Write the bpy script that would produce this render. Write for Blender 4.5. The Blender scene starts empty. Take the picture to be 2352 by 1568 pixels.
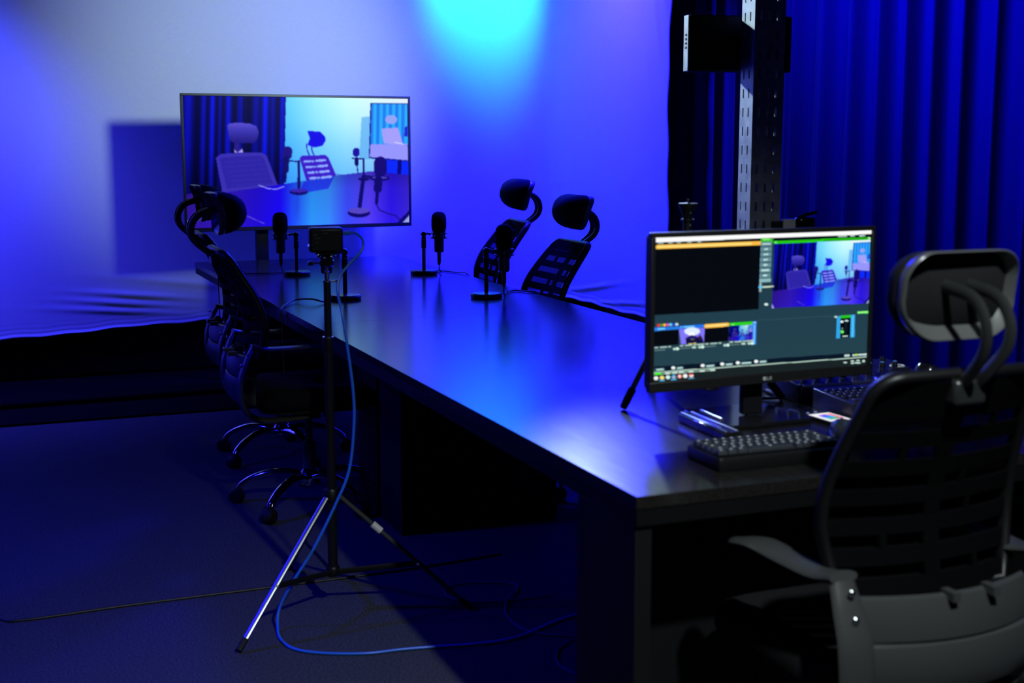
import bpy, bmesh, math, random
import numpy as np
from mathutils import Vector, Matrix, Euler
random.seed(4)
PI = math.pi
C = bpy.context.scene.collection
scene = bpy.context.scene

# ------------------------------------------------------------------ camera
cam_d = bpy.data.cameras.new('camera')
cam_d.sensor_width = 36.0
cam_d.lens = 3054 / 2352 * 36.0
cam_d.clip_end = 60
cam_d.dof.use_dof = True
cam_d.dof.focus_distance = 5.6
cam_d.dof.aperture_fstop = 4.0
cam = bpy.data.objects.new('camera', cam_d)
C.objects.link(cam)
cam.location = (-1.127, -2.155, 1.41)
cam.rotation_euler = (math.radians(90 - 8.584), 0, math.radians(-22.1))
scene.camera = cam

# ------------------------------------------------------------------ view and world
vs = scene.view_settings
vs.view_transform = 'Standard'
vs.look = 'None'
vs.exposure = 0.0
vs.gamma = 1.0
vs.use_curve_mapping = False
w = bpy.data.worlds.new('world')
scene.world = w
w.use_nodes = True
w.node_tree.nodes['Background'].inputs[0].default_value = (0.02, 0.03, 0.6, 1)
w.node_tree.nodes['Background'].inputs[1].default_value = 0.004

# ------------------------------------------------------------------ lamps of the studio
BLUE = (0.004, 0.004, 1.0)
VIOLET = (0.040, 0.036, 1.0)
WHITE = (0.54, 0.74, 0.76)
def spot(name, loc, aim, power, col, size=60, blend=0.8, rad=0.1):
    d = bpy.data.lights.new(name, 'SPOT')
    d.energy = power; d.color = col; d.spot_size = math.radians(size); d.spot_blend = blend
    d.shadow_soft_size = rad
    o = bpy.data.objects.new(name, d); C.objects.link(o)
    o.location = loc
    o.rotation_euler = (Vector(aim) - Vector(loc)).to_track_quat('-Z', 'Y').to_euler()
    return o
def area(name, loc, aim, power, col, sx=0.4, sy=0.4):
    d = bpy.data.lights.new(name, 'AREA')
    d.energy = power; d.color = col; d.shape = 'RECTANGLE'; d.size = sx; d.size_y = sy
    o = bpy.data.objects.new(name, d); C.objects.link(o)
    o.location = loc
    o.rotation_euler = (Vector(aim) - Vector(loc)).to_track_quat('-Z', 'Y').to_euler()
    return o
# blue washes on the backdrop, then a spot added for the tabletop sheen
spot('stage_light_blue', (1.65, 4.25, 2.9), (2.2, 4.9, 0.7), 1600, (0.009, 0.006, 1.0), 112, 1.0, 0.10)
spot('stage_light_blue', (-1.95, 5.25, 2.75), (-1.85, 6.0, 0.9), 800, VIOLET, 112, 1.0, 0.10)
spot('stage_light_blue', (1.55, 4.9, 2.9), (0.65, 2.1, 0.75), 1100, BLUE, 58, 1.0, 0.25)
# cyan spot high in the corner
spot('stage_light_cyan', (1.45, 5.35, 2.95), (1.98, 5.9, 2.42), 200, (0.03, 0.66, 1.0), 64, 1.0, 0.1)
spot('stage_light_cyan', (-1.95, 5.3, 2.85), (-1.5, 6.0, 2.2), 12, (0.02, 0.5, 1.0), 50, 1.0, 0.1)
# cool white key that throws the television's shadow on the backdrop
spot('key_light', (1.65, 2.35, 2.42), (0.5, 6.0, 1.85), 450, WHITE, 41, 1.0, 0.18)
# cool white lamps over the stage
spot('ceiling_light', (0.1, 4.9, 2.85), (1.15, 1.2, 1.25), 620, WHITE, 24, 1.0, 0.06)
spot('ceiling_light', (1.9, 4.5, 2.85), (0.10, -0.04, 0.75), 640, WHITE, 10.5, 1.0, 0.08)
# neutral lamp above the photographer
spot('ceiling_light', (0.0, -1.75, 2.9), (0.3, 0.0, 0.1), 275, (0.84, 0.94, 0.96), 75, 1.0, 0.05)
# blue washes on the carpet and on the curtain
spot('stage_light_blue', (-2.9, 2.6, 2.85), (-1.8, 2.1, 0), 500, BLUE, 88, 1.0, 0.2)
spot('stage_light_blue', (1.0, 2.45, 2.9), (2.75, 2.1, 2.3), 950, BLUE, 100, 1.0, 0.08)

# ------------------------------------------------------------------ materials
def mat(name, col, rough=0.5, metal=0.0, spec=0.5, emit=None, es=1.0, coat=0.0):
    m = bpy.data.materials.new(name); m.use_nodes = True
    b = m.node_tree.nodes['Principled BSDF']
    b.inputs['Base Color'].default_value = (*col, 1)
    b.inputs['Roughness'].default_value = rough
    b.inputs['Metallic'].default_value = metal
    b.inputs['Specular IOR Level'].default_value = spec
    b.inputs['Coat Weight'].default_value = coat
    if emit:
        b.inputs['Emission Color'].default_value = (*emit, 1)
        b.inputs['Emission Strength'].default_value = es
    return m
def nodes(m): return m.node_tree.nodes, m.node_tree.links, m.node_tree.nodes['Principled BSDF']
def add_noise(m, scale=(1, 1, 1), nscale=200, c0=None, c1=None, bump=0.0, dist=0.001, rough=None, detail=3):
    n, l, b = nodes(m)
    tc = n.new('ShaderNodeTexCoord'); mp = n.new('ShaderNodeMapping'); mp.inputs['Scale'].default_value = scale
    l.new(tc.outputs['Object'], mp.inputs['Vector'])
    t = n.new('ShaderNodeTexNoise'); t.inputs['Scale'].default_value = nscale; t.inputs['Detail'].default_value = detail
    l.new(mp.outputs[0], t.inputs['Vector'])
    if c0:
        r = n.new('ShaderNodeValToRGB')
        r.color_ramp.elements[0].position = 0.3; r.color_ramp.elements[1].position = 0.7
        r.color_ramp.elements[0].color = (*c0, 1); r.color_ramp.elements[1].color = (*c1, 1)
        l.new(t.outputs['Fac'], r.inputs[0]); l.new(r.outputs[0], b.inputs['Base Color'])
    if bump:
        bp = n.new('ShaderNodeBump'); bp.inputs['Strength'].default_value = bump; bp.inputs['Distance'].default_value = dist
        l.new(t.outputs['Fac'], bp.inputs['Height']); l.new(bp.outputs[0], b.inputs['Normal'])
    if rough:
        mr = n.new('ShaderNodeMapRange'); mr.inputs['To Min'].default_value = rough[0]; mr.inputs['To Max'].default_value = rough[1]
        l.new(t.outputs['Fac'], mr.inputs['Value']); l.new(mr.outputs[0], b.inputs['Roughness'])
    return m
M = {}
M['carpet'] = add_noise(mat('carpet', (.05, .055, .06), 0.95, spec=0.1), nscale=160, c0=(.024, .026, .028), c1=(.082, .086, .090), bump=0.5, dist=0.004)
M['wallpaint'] = add_noise(mat('dark_wall_paint', (.02, .02, .022), 0.8, spec=0.2), nscale=20, c0=(.016, .016, .018), c1=(.024, .024, .026))
M['ceiling'] = add_noise(mat('dark_ceiling', (.01, .01, .012), 0.9, spec=0.1), nscale=30, c0=(.008, .008, .01), c1=(.013, .013, .015))
M['backdrop'] = add_noise(mat('backdrop_cloth', (.72, .74, .76), 0.8, spec=0.15), scale=(1, 1, 9), nscale=60, c0=(.70, .72, .74), c1=(.76, .78, .80), bump=0.12, dist=0.001)
M['curtain'] = add_noise(mat('navy_curtain', (.03, .03, .10), 0.75, spec=0.15), scale=(1, 1, 8), nscale=90, c0=(.026, .026, .09), c1=(.036, .036, .115), bump=0.2, dist=0.001)
M['table'] = add_noise(mat('dark_laminate', (.016, .014, .013), 0.3, spec=0.32), scale=(14, 0.9, 14), nscale=9, c0=(.009, .008, .008), c1=(.018, .016, .015), rough=(.165, .21), detail=6)
M['table_edge'] = mat('table_edge_band', (.004, .004, .0045), 0.55, spec=0.15)
M['table_leg'] = mat('table_panel', (.006, .006, .007), 0.6, spec=0.2)
M['plastic'] = add_noise(mat('black_plastic', (.006, .006, .0065), 0.42, spec=0.35), nscale=400, bump=0.06, dist=0.0005)
M['slats'] = mat('matt_black_plastic', (.003, .003, .0035), 0.7, spec=0.03)
M['shell'] = mat('headrest_shell_plastic', (.085, .088, .086), 0.36, spec=0.8)
M['satin'] = mat('satin_black_plastic', (.048, .050, .051), 0.36)
M['stem'] = mat('stem_plastic', (.022, .023, .023), 0.3, spec=0.7)
M['fabric'] = add_noise(mat('black_fabric', (.012, .012, .014), 0.9, spec=0.2), nscale=500, c0=(.005, .005, .006), c1=(.011, .011, .013), bump=0.3, dist=0.0008)
M['chrome'] = mat('chrome', (.75, .76, .78), 0.08, 1.0)
M['screw'] = mat('steel_screw', (.7, .72, .72), 0.2, 1.0)
M['rubber'] = mat('black_rubber', (.01, .01, .011), 0.6, spec=0.3)
M['foam'] = add_noise(mat('foam', (.008, .008, .009), 1.0, spec=0.1), nscale=900, bump=0.5, dist=0.001)
M['metalblack'] = mat('black_metal', (.012, .012, .013), 0.35, 0.3)
M['galv'] = add_noise(mat('galvanised_steel', (.35, .37, .38), 0.45, 0.6), nscale=30, c0=(.28, .30, .31), c1=(.42, .44, .46), rough=(.4, .6))
M['darkblue'] = mat('dark_blue_cable', (.008, .02, .16), 0.5)
M['bluecable'] = mat('blue_cable', (.02, .16, .75), 0.4)
M['blackcable'] = mat('black_cable', (.012, .012, .013), 0.45)
M['bezel'] = mat('bezel_plastic', (.012, .012, .013), 0.35)
M['whiteplastic'] = mat('white_plastic', (.6, .6, .6), 0.5)
M['gloss'] = mat('glossy_black', (.01, .01, .012), 0.12)
M['aluminium'] = mat('brushed_aluminium', (.6, .62, .64), 0.3, 1.0)
M['keycap'] = mat('dark_keycap', (.022, .026, .034), 0.5)
M['keycap_print'] = mat('keycap_legend', (.8, .82, .8), 0.6)  # plain pale print of the key legends
M['mixer'] = mat('mixer_panel', (.016, .016, .04), 0.3)
M['led_c'] = mat('cyan_led', (.02, .2, .3), 0.4, emit=(.1, .75, 1.0), es=2.0)
M['led_b'] = mat('blue_led', (.02, .02, .3), 0.4, emit=(.05, .1, 1.0), es=1.5)
M['logo'] = mat('logo_grey', (.45, .46, .46), 0.5)
M['mat'] = mat('black_floor_mat', (.003, .003, .0035), 0.95, spec=0.03)
M['hem'] = M['backdrop']

def mesh_fabric():
    m = bpy.data.materials.new('chair_mesh_fabric'); m.use_nodes = True
    n, l = m.node_tree.nodes, m.node_tree.links
    b = n['Principled BSDF']; out = n['Material Output']
    b.inputs['Base Color'].default_value = (.006, .006, .007, 1); b.inputs['Roughness'].default_value = 0.9; b.inputs['Specular IOR Level'].default_value = 0.02
    tr = n.new('ShaderNodeBsdfTransparent'); mx = n.new('ShaderNodeMixShader')
    tc = n.new('ShaderNodeTexCoord'); v = n.new('ShaderNodeTexChecker'); v.inputs['Scale'].default_value = 900
    v.inputs['Color1'].default_value = (.86, .86, .86, 1); v.inputs['Color2'].default_value = (.86, .86, .86, 1)
    l.new(tc.outputs['Object'], v.inputs['Vector'])
    l.new(v.outputs['Color'], mx.inputs[0]); l.new(tr.outputs[0], mx.inputs[1]); l.new(b.outputs[0], mx.inputs[2])
    l.new(mx.outputs[0], out.inputs[0])
    return m
M['mesh'] = mesh_fabric()
def screen_mat(name, strength=1.0):
    m = mat(name, (.002, .002, .002), 0.35, spec=0.03)
    n, l, b = nodes(m)
    a = n.new('ShaderNodeAttribute'); a.attribute_name = 'picture'
    l.new(a.outputs['Color'], b.inputs['Emission Color']); b.inputs['Emission Strength'].default_value = strength
    return m
M['tvpic'] = screen_mat('television_picture')
M['monpic'] = screen_mat('monitor_picture', 1.0)

# ------------------------------------------------------------------ mesh helpers
class MB:
    def __init__(s): s.v = []; s.f = []; s.mi = []; s.cur = 0
    def add(s, vs, fs):
        o = len(s.v); s.v += [tuple(v) for v in vs]
        for f in fs: s.f.append(tuple(i + o for i in f)); s.mi.append(s.cur)
        return s
    def box(s, x0, x1, y0, y1, z0, z1, mtx=None):
        vs = [Vector((x, y, z)) for z in (z0, z1) for x, y in ((x0, y0), (x1, y0), (x1, y1), (x0, y1))]
        if mtx: vs = [mtx @ v for v in vs]
        return s.add(vs, [(0, 3, 2, 1), (4, 5, 6, 7), (0, 1, 5, 4), (1, 2, 6, 5), (2, 3, 7, 6), (3, 0, 4, 7)])
    def rings(s, rings, caps=True, close=False):
        n = len(rings[0]); vs = [p for r in rings for p in r]; fs = []
        m = len(rings)
        for i in range(m - (0 if close else 1)):
            a = i * n; b = ((i + 1) % m) * n
            for j in range(n):
                k = (j + 1) % n
                fs.append((a + j, a + k, b + k, b + j))
        if caps and not close:
            fs.append(tuple(reversed(range(n)))); fs.append(tuple((m - 1) * n + j for j in range(n)))
        return s.add(vs, fs)
    def lathe(s, prof, c=(0, 0, 0), n=24, mtx=None, caps=True):
        rings = []
        for r, z in prof:
            ring = [Vector((max(r, 1e-4) * math.cos(2 * PI * j / n), max(r, 1e-4) * math.sin(2 * PI * j / n), z)) for j in range(n)]
            if mtx: ring = [mtx @ p for p in ring]
            rings.append([p + Vector(c) for p in ring])
        return s.rings(rings, caps)
    def cyl(s, p0, p1, r, n=16, r1=None):
        return s.tube([p0, p1], r, n, radii=[r, r if r1 is None else r1])
    def tube(s, pts, r, n=10, radii=None, flat=None, up=None):
        """sweep; flat = (a, b) ellipse half sizes, a along side vector, b along normal"""
        pts = [Vector(p) for p in pts]; rings = []
        prev = None
        for i, p in enumerate(pts):
            t = (pts[min(i + 1, len(pts) - 1)] - pts[max(i - 1, 0)]).normalized()
            ref = Vector(up) if up else (prev if prev is not None else (Vector((0, 0, 1)) if abs(t.z) < .9 else Vector((1, 0, 0))))
            sdv = ref - t * ref.dot(t)
            if sdv.length < 1e-5: sdv = t.orthogonal()
            sdv.normalize(); b = t.cross(sdv)
            prev = sdv
            rr = radii[i] if radii else r
            if flat:
                a, bb = flat if not isinstance(flat[0], (tuple, list)) else flat[i]
            else: a = bb = rr
            rings.append([p + sdv * (a * math.cos(2 * PI * j / n)) + b * (bb * math.sin(2 * PI * j / n)) for j in range(n)])
        return s.rings(rings)
    def loft(s, outline, depths):
        """outline: list of 2D points; depths: list of (fn(pt2d)->Vector)"""
        return s.rings([[f(p) for p in outline] for f in depths])
    def grid(s, nu, nv, fn):
        vs = [fn(i / nu, j / nv) for j in range(nv + 1) for i in range(nu + 1)]
        fs = [(j * (nu + 1) + i, j * (nu + 1) + i + 1, (j + 1) * (nu + 1) + i + 1, (j + 1) * (nu + 1) + i) for j in range(nv) for i in range(nu)]
        return s.add(vs, fs)
    def build(s, name, mats, parent=None, bevel=0.0, smooth=True, angle=35, segs=2, solid=0.0, sub=0):
        me = bpy.data.meshes.new(name)
        me.from_pydata([tuple(v) for v in s.v], [], s.f)
        if not isinstance(mats, (list, tuple)): mats = [mats]
        for m in mats: me.materials.append(m)
        me.polygons.foreach_set('material_index', s.mi)
        bm = bmesh.new(); bm.from_mesh(me); bmesh.ops.recalc_face_normals(bm, faces=bm.faces); bm.to_mesh(me); bm.free()
        if smooth:
            me.polygons.foreach_set('use_smooth', [True] * len(me.polygons))
            me.set_sharp_from_angle(angle=math.radians(angle))
        me.update()
        o = bpy.data.objects.new(name, me); C.objects.link(o)
        if parent is not None: o.parent = parent
        if solid:
            q = o.modifiers.new('solid', 'SOLIDIFY'); q.thickness = solid; q.offset = 0
        if bevel:
            q = o.modifiers.new('bevel', 'BEVEL'); q.width = bevel; q.segments = segs; q.limit_method = 'ANGLE'; q.angle_limit = math.radians(40)
        if sub:
            q = o.modifiers.new('sub', 'SUBSURF'); q.levels = sub; q.render_levels = sub
        return o
def tag(o, label=None, cat=None, group=None, kind=None):
    if label: o['label'] = label
    if cat: o['category'] = cat
    if group: o['group'] = group
    if kind: o['kind'] = kind
    return o
def empty(name, loc, rz=0.0):
    o = bpy.data.objects.new(name, None); C.objects.link(o)
    o.location = loc; o.rotation_euler = (0, 0, rz); o.empty_display_size = 0.1
    return o
def copy_tree(o, parent=None):
    c = o.copy(); C.objects.link(c)
    if parent is not None: c.parent = parent
    for ch in [q for q in bpy.data.objects if q.parent == o]:
        copy_tree(ch, c)
    return c
def spline(pts, n=8):
    """Catmull-Rom through points"""
    P = [Vector(p) for p in pts]; P = [P[0] * 2 - P[1]] + P + [P[-1] * 2 - P[-2]]
    out = []
    for i in range(1, len(P) - 2):
        for k in range(n):
            t = k / n
            out.append(0.5 * ((2 * P[i]) + (P[i + 1] - P[i - 1]) * t + (2 * P[i - 1] - 5 * P[i] + 4 * P[i + 1] - P[i + 2]) * t * t + (3 * P[i] - P[i - 1] - 3 * P[i + 1] + P[i + 2]) * t ** 3))
    out.append(P[-2])
    return out
def rrect(w, h, r, n=5, cx=0, cy=0, rs=None):
    rs = rs or (r, r, r, r)      # TR, TL, BL, BR
    out = []
    for k, (sx, sy, a0) in enumerate(((1, 1, 0), (-1, 1, 90), (-1, -1, 180), (1, -1, 270))):
        q = rs[k]
        for i in range(n + 1):
            a = math.radians(a0 + 90 * i / n)
            out.append((cx + sx * (w / 2 - q) + q * math.cos(a), cy + sy * (h / 2 - q) + q * math.sin(a)))
    return out

# ------------------------------------------------------------------ the setting
def struct(name, mb, m, **k):
    o = mb.build(name, m, **k); o['kind'] = 'structure'; return o
struct('floor', MB().box(-5.5, 3.6, -5.0, 6.4, -.12, 0), M['carpet'])
struct('ceiling', MB().box(-5.5, 3.6, -5.0, 6.4, 3.0, 3.1), M['ceiling'])
struct('wall_back', MB().box(-5.5, 3.6, 6.3, 6.4, 0, 3.0), M['wallpaint'])
struct('wall_right', MB().box(3.5, 3.6, -5.0, 6.3, 0, 3.0), M['wallpaint'])
struct('wall_left', MB().box(-5.5, -5.4, -5.0, 6.3, 0, 3.0), M['wallpaint'])
struct('wall_front', MB().box(-5.4, 3.5, -5.0, -4.9, 0, 3.0), M['wallpaint'])
struct('baseboard_back', MB().box(-5.4, 3.5, 6.27, 6.3, 0, .1), M['wallpaint'])

# backdrop cloth, one sheet sweeping round the corner
XR, YB, RC = 2.2, 6.0, 0.55
def back_path(s):
    """s = metres along the cloth from its right free end; returns point and inward normal"""
    L1 = (YB - RC) - 3.90
    arc = RC * PI / 2
    if s < L1: return Vector((XR, 3.90 + s, 0)), Vector((-1, 0, 0))
    if s < L1 + arc:
        a = (s - L1) / RC
        return Vector((XR - RC + RC * math.cos(a), YB - RC + RC * math.sin(a), 0)), Vector((-math.cos(a), -math.sin(a), 0))
    d = s - L1 - arc
    return Vector((XR - RC - d, YB, 0)), Vector((0, -1, 0))
SL = 7.2
def bottom_z(s):
    p, _ = back_path(s)
    if p.y < YB - RC: b = 0.47
    elif s < 3.0: b = 0.42
    else: b = 0.0
    k = min(1, max(0, (s - 1.2) / 2.6))
    return 0.475 - 0.125 * k - 0.055 * min(1, max(0, (s - 3.2) / 2.2)) - 0.035 * max(0, s - 3.9) / 1.17 + 0.003 * math.sin(s * 9) + 0.003 * math.sin(s * 23)
def ridge(s, z, s0, z0, ang, L, W, amp):
    ds, dz = s - s0, z - z0
    u = ds * math.cos(ang) + dz * math.sin(ang); v = -ds * math.sin(ang) + dz * math.cos(ang)
    return amp * math.exp(-(u / L) ** 2 - (v / W) ** 2)
RIDGES = [(4.30, .50, .10, .28, .016, .010), (4.38, .455, .10, .26, .016, .010), (4.42, .41, .08, .3, .016, .008),
          (4.0, .56, .12, .4, .02, .005), (1.0, .55, -.15, .35, .012, .004), (.5, .52, -.1, .4, .01, .005), (.7, .60, -.16, .3, .012, .003),
          (.10, 2.2, 1.2, .18, .02, .006), (.14, 2.0, 1.3, .2, .02, .005), (.22, 1.75, 1.3, .25, .03, .003)]
def back_fn(u, v):
    s = SL * u
    p, n = back_path(s)
    zb = bottom_z(s)
    z = zb + (3.0 - zb) * (v ** 1.6)
    d = 0.0
    for (s0, z0, a, L, W, amp) in RIDGES: d += ridge(s, z, s0, z0, a, L, W, amp)
    h = z - zb
    d += 0.004 * math.exp(-(h / .02) ** 2) + 0.0022 * math.sin(h * 240 + .5 * math.sin(s * 2.1)) * math.exp(-h / .03)
    d += 0.012 * math.sin(s * 1.7 + .4) * math.sin(z * 1.3) + 0.004 * math.sin(s * 3.9)
    q = p + n * d
    if s < .12:
        q.y += 0.012 * math.sin(z * 4.0 + 1.2) * (1 - s / .12) + 0.006 * math.sin(z * 17) * (1 - s / .12)
    return Vector((q.x, q.y, z))
bd = MB().grid(420, 150, back_fn).build('backdrop', M['backdrop'], solid=0.004, smooth=True, angle=80)
tag(bd, 'pale cloth backdrop stretched around the corner and lit blue', 'backdrop')
hem = MB().tube([Vector((*(back_path(SL * i / 200)[0] + back_path(SL * i / 200)[1] * .004).to_tuple()[:2], bottom_z(SL * i / 200) + .004)) for i in range(201)], .007, 8).build('hem', M['backdrop'], bd)

# curtain: pleated cloth along the right-hand side
def curtain_mesh():
    mb = MB(); pts = []
    path = spline([(2.36, 4.9, 0), (2.34, 4.2, 0), (2.42, 3.4, 0), (2.62, 2.5, 0), (2.80, 1.7, 0), (2.95, .9, 0), (3.1, -.2, 0), (3.2, -1.5, 0)], 60)
    # arc-length
    L = [0]
    for a, b in zip(path, path[1:]): L.append(L[-1] + (b - a).length)
    N = 900
    base = []
    k = 0
    for i in range(N + 1):
        s = L[-1] * i / N
        while k < len(L) - 2 and L[k + 1] < s: k += 1
        t = (s - L[k]) / (L[k + 1] - L[k])
        p = path[k].lerp(path[k + 1], t); tg = (path[k + 1] - path[k]).normalized()
        nrm = Vector((tg.y, -tg.x, 0))
        if nrm.x > 0: nrm = -nrm
        base.append((s, p, tg, nrm))
    rows = 14
    def fn(u, v):
        s, p, tg, nrm = base[round(u * N)]
        ph = s * 2 * PI / .165 + 1.1 * math.sin(s * 2.3) + .6 * math.sin(s * 5.1)
        amp = .040 + .014 * math.sin(s * 3.3)
        sw = math.sin(ph)
        d = amp * (sw * (1 - .25 * abs(sw))) + .008 * math.sin(ph * 2.1 + 1) + .005 * math.sin(v * 5 + s * 4)
        q = p + nrm * d + tg * (.015 * math.cos(ph))
        return Vector((q.x, q.y, .015 + 2.985 * v))
    mb.grid(N, rows, fn)
    return mb
cu = curtain_mesh().build('curtain', M['curtain'], solid=0.003, angle=80)
tag(cu, 'navy floor-length pleated curtain hanging right of the backdrop', 'curtain')

# floor mat under the backdrop with a rolled edge
fm = MB()
fm.box(-4.5, 2.05, 4.80, 6.2, 0.0, .012)
o = fm.build('floor_mat', M['mat'], bevel=.003)
o.rotation_euler = (0, 0, 0)
tag(o, 'black floor mat spread along the foot of the backdrop', 'mat')
cc = MB().tube([(-4.4, 5.18, .028), (-2.5, 5.20, .028), (-1.0, 5.22, .028), (.2, 5.24, .028), (1.9, 5.25, .028)], .016, 12).build('cable_cover', M['mat'])
tag(cc, 'black cable cover lying along the black floor mat', 'cable cover')

# ------------------------------------------------------------------ tables
def make_table(name, y0, y1, x1, lab):
    t = empty(name, (0, y0, 0))
    L = y1 - y0
    MB().box(0, x1, 0, L, .725, .75).build('tabletop', M['table'], t, bevel=.0006)
    MB().box(0.002, x1 - .002, 0.002, L - .002, .69, .724).build('apron', M['table_edge'], t, bevel=.001)
    return t, L
t, L = make_table('conference_table', 0, 2.577, 1.14, '')
tag(t, 'dark conference table holding the monitor and keyboard', 'table', 'dark conference tables pushed end to end')
for x0, x1 in ((.004, .04), (1.10, 1.136)):
    MB().box(x0, x1, .01, .27, 0, .69).build('leg', M['table_leg'], t, bevel=.002)
MB().box(.041, 1.099, .245, .27, .03, .69).build('modesty_panel', M['table_leg'], t, bevel=.002)
MB().box(.25, .86, 2.29, 2.56, 0, .69).build('pedestal', M['table_leg'], t, bevel=.004)
t2, L2 = make_table('conference_table', 2.578, 5.25, 1.14, '')
tag(t2, 'dark conference table farther away, below the television', 'table', 'dark conference tables pushed end to end')
MB().box(.25, .86, .015, .28, 0, .69).build('pedestal', M['table_leg'], t2, bevel=.004)
for x0, x1 in ((.20, .236), (.904, .94)):
    MB().box(x0, x1, L2 - .30, L2 - .04, 0, .69).build('leg', M['table_leg'], t2, bevel=.002)
MB().box(.237, .903, L2 - .30, L2 - .275, .03, .69).build('modesty_panel', M['table_leg'], t2, bevel=.002)

# ------------------------------------------------------------------ office chairs
def outline_back(hw_top, hw_mid, hw_bot, z0, z1, rt=.05):
    """closed outline (x,z) of backrest, tapered with rounded top"""
    pts = []
    n = 6
    # right side up
    for i in range(9):
        t = i / 8; z = z0 + (z1 - rt - z0) * t
        hw = hw_bot + (hw_mid - hw_bot) * math.sin(min(1, t * 2.2) * PI / 2) if t < .45 else hw_mid + (hw_top - hw_mid) * ((t - .45) / .55) ** 1.3
        pts.append((hw, z))
    for i in range(1, n + 1):
        a = PI / 2 * i / n
        pts.append((hw_top - rt + rt * math.cos(a), z1 - rt + rt * math.sin(a)))
    m = [(-x, z) for x, z in reversed(pts)]
    return pts + m
BP = [(-.225, .50), (-.232, .58), (-.215, .66), (-.205, .74), (-.215, .82), (-.243, .90), (-.272, .97), (-.292, 1.02), (-.30, 1.06)]
def prof(z):
    for (f0, z0), (f1, z1) in zip(BP, BP[1:]):
        if z <= z1 or z1 == BP[-1][1]:
            t = (z - z0) / (z1 - z0); t = max(0, min(1, t)); return f0 + (f1 - f0) * t
def sprof(z):
    return (prof(z - .02) + prof(z) + prof(z + .02)) / 3
def bcurve(x, z, off=0.0):
    """point on the curved back surface"""
    return Vector((x, sprof(z) + off + 0.9 * x * x, z))
def make_chair(headrest=True, tilt=0.0, drop=0.0, arms=True, lab=''):
    r = empty('office_chair', (0, 0, 0))
    D = -drop
    # star base: five chrome legs with castors
    legmb = MB()
    pts = spline([(.02, 0, .112), (.08, 0, .128), (.155, 0, .126), (.225, 0, .104), (.27, 0, .078), (.287, 0, .058)], 5)
    legmb.tube(pts, .015, 12, flat=[(.015 - .004 * i / len(pts), .024 - .008 * i / len(pts)) for i in range(len(pts))], up=(0, 0, 1))
    cm = MB()
    for sy in (-1, 1):
        cm.lathe([(.006, 0), (.020, 0), (.025, .004), (.025, .012), (.020, .017), (.006, .017)], n=18,
                 mtx=Matrix.Translation((.012, sy * .006, .0255)) @ Matrix.Rotation(-sy * PI / 2, 4, 'X'))
    cm.lathe([(.028, -.021), (.031, -.016), (.031, .016), (.028, .021)], n=14, mtx=Matrix.Translation((.012, 0, .0265)) @ Matrix.Rotation(PI / 2, 4, 'X') @ Matrix.Scale(.97, 4))
    cm.cyl((0, 0, .04), (0, 0, .066), .008, 10)
    lo = None
    for k in range(5):
        if lo is None:
            lg = legmb.build('leg', M['chrome'], r); cs = cm.build('caster', M['rubber'], lg); cs.location = (.283, 0, 0); lo = lg
        else:
            lg = lo.copy(); C.objects.link(lg); lg.parent = r
            c2 = cs.copy(); C.objects.link(c2); c2.parent = lg
        lg.rotation_euler = (0, 0, math.radians(90 + 36 + 72 * k))
    MB().lathe([(.02, .080), (.040, .083), (.043, .10), (.040, .128), (.030, .140), (.028, .148)], n=20).build('hub', M['chrome'], r)
    MB().lathe([(.026, .13), (.026, .25), (.023, .252), (.015, .254), (.015, .40 + D)], n=20).build('gas_cylinder', M['satin'], r)
    mech = MB().box(-.075, .075, -.13, .10, .385 + D, .415 + D); mech.cyl((.07, .02, .40 + D), (.22, .03, .395 + D), .006, 8)
    mech.box(.20, .25, .015, .045, .39 + D, .40 + D)
    mech.build('tilt_mechanism', M['plastic'], r, bevel=.006)
    # seat
    ol = rrect(.47, .46, .11, 7, 0, .0)
    def ring(sc, z, dy=0): return [Vector((x * sc, y * sc + dy, z + D - (.018 * max(0, (y - .12)) / .11 if z > .43 else 0))) for x, y in ol]
    MB().rings([ring(.90, .418), ring(.985, .428), ring(1.0, .445), ring(1.0, .468), ring(.97, .486), ring(.88, .497), ring(.6, .492), ring(.2, .488)]).build('seat', M['fabric'], r, angle=60)
    MB().rings([ring(.80, .40), ring(.93, .407), ring(.93, .417)]).build('seat_pan', M['plastic'], r)
    # assembly pivot for reclined back
    piv = Vector((0, -.2, .48))
    R = Matrix.Rotation(tilt, 4, 'X')       # +tilt about +X: +Y -> +Z, top moves to -Y
    def tr(v):
        return R @ (Vector(v) - piv) + piv + Vector((0, 0, D))
    # rim frame of the backrest
    ob = outline_back(.180, .212, .180, .60, 1.02, .05)
    path = [bcurve(x, z) for x, z in ob]
    fr = MB()
    rings = []
    n = len(path)
    for i in range(n):
        t3 = (path[(i + 1) % n] - path[i - 1]).normalized()
        cent = Vector((0, path[i].y, .8)); side = (path[i] - cent); side -= t3 * side.dot(t3); side.normalize(); b = t3.cross(side)
        rings.append([tr(path[i] + side * (.011 * math.cos(a)) + b * (.015 * math.sin(a))) for a in [2 * PI * j / 10 for j in range(10)]])
    fr.rings(rings, close=True)
    fr.build('back_frame', M['plastic'], r, angle=60)
    # moulded slat panel: horizontal bars with staggered uprights
    sl = MB()
    def hw(z):
        best = .1
        for (xa, za), (xb, zb) in zip(ob[:len(ob) // 2], ob[1:len(ob) // 2]):
            if min(za, zb) - 1e-6 <= z <= max(za, zb) + 1e-6: best = xa + (xb - xa) * ((z - za) / (zb - za + 1e-9))
        return best
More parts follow.
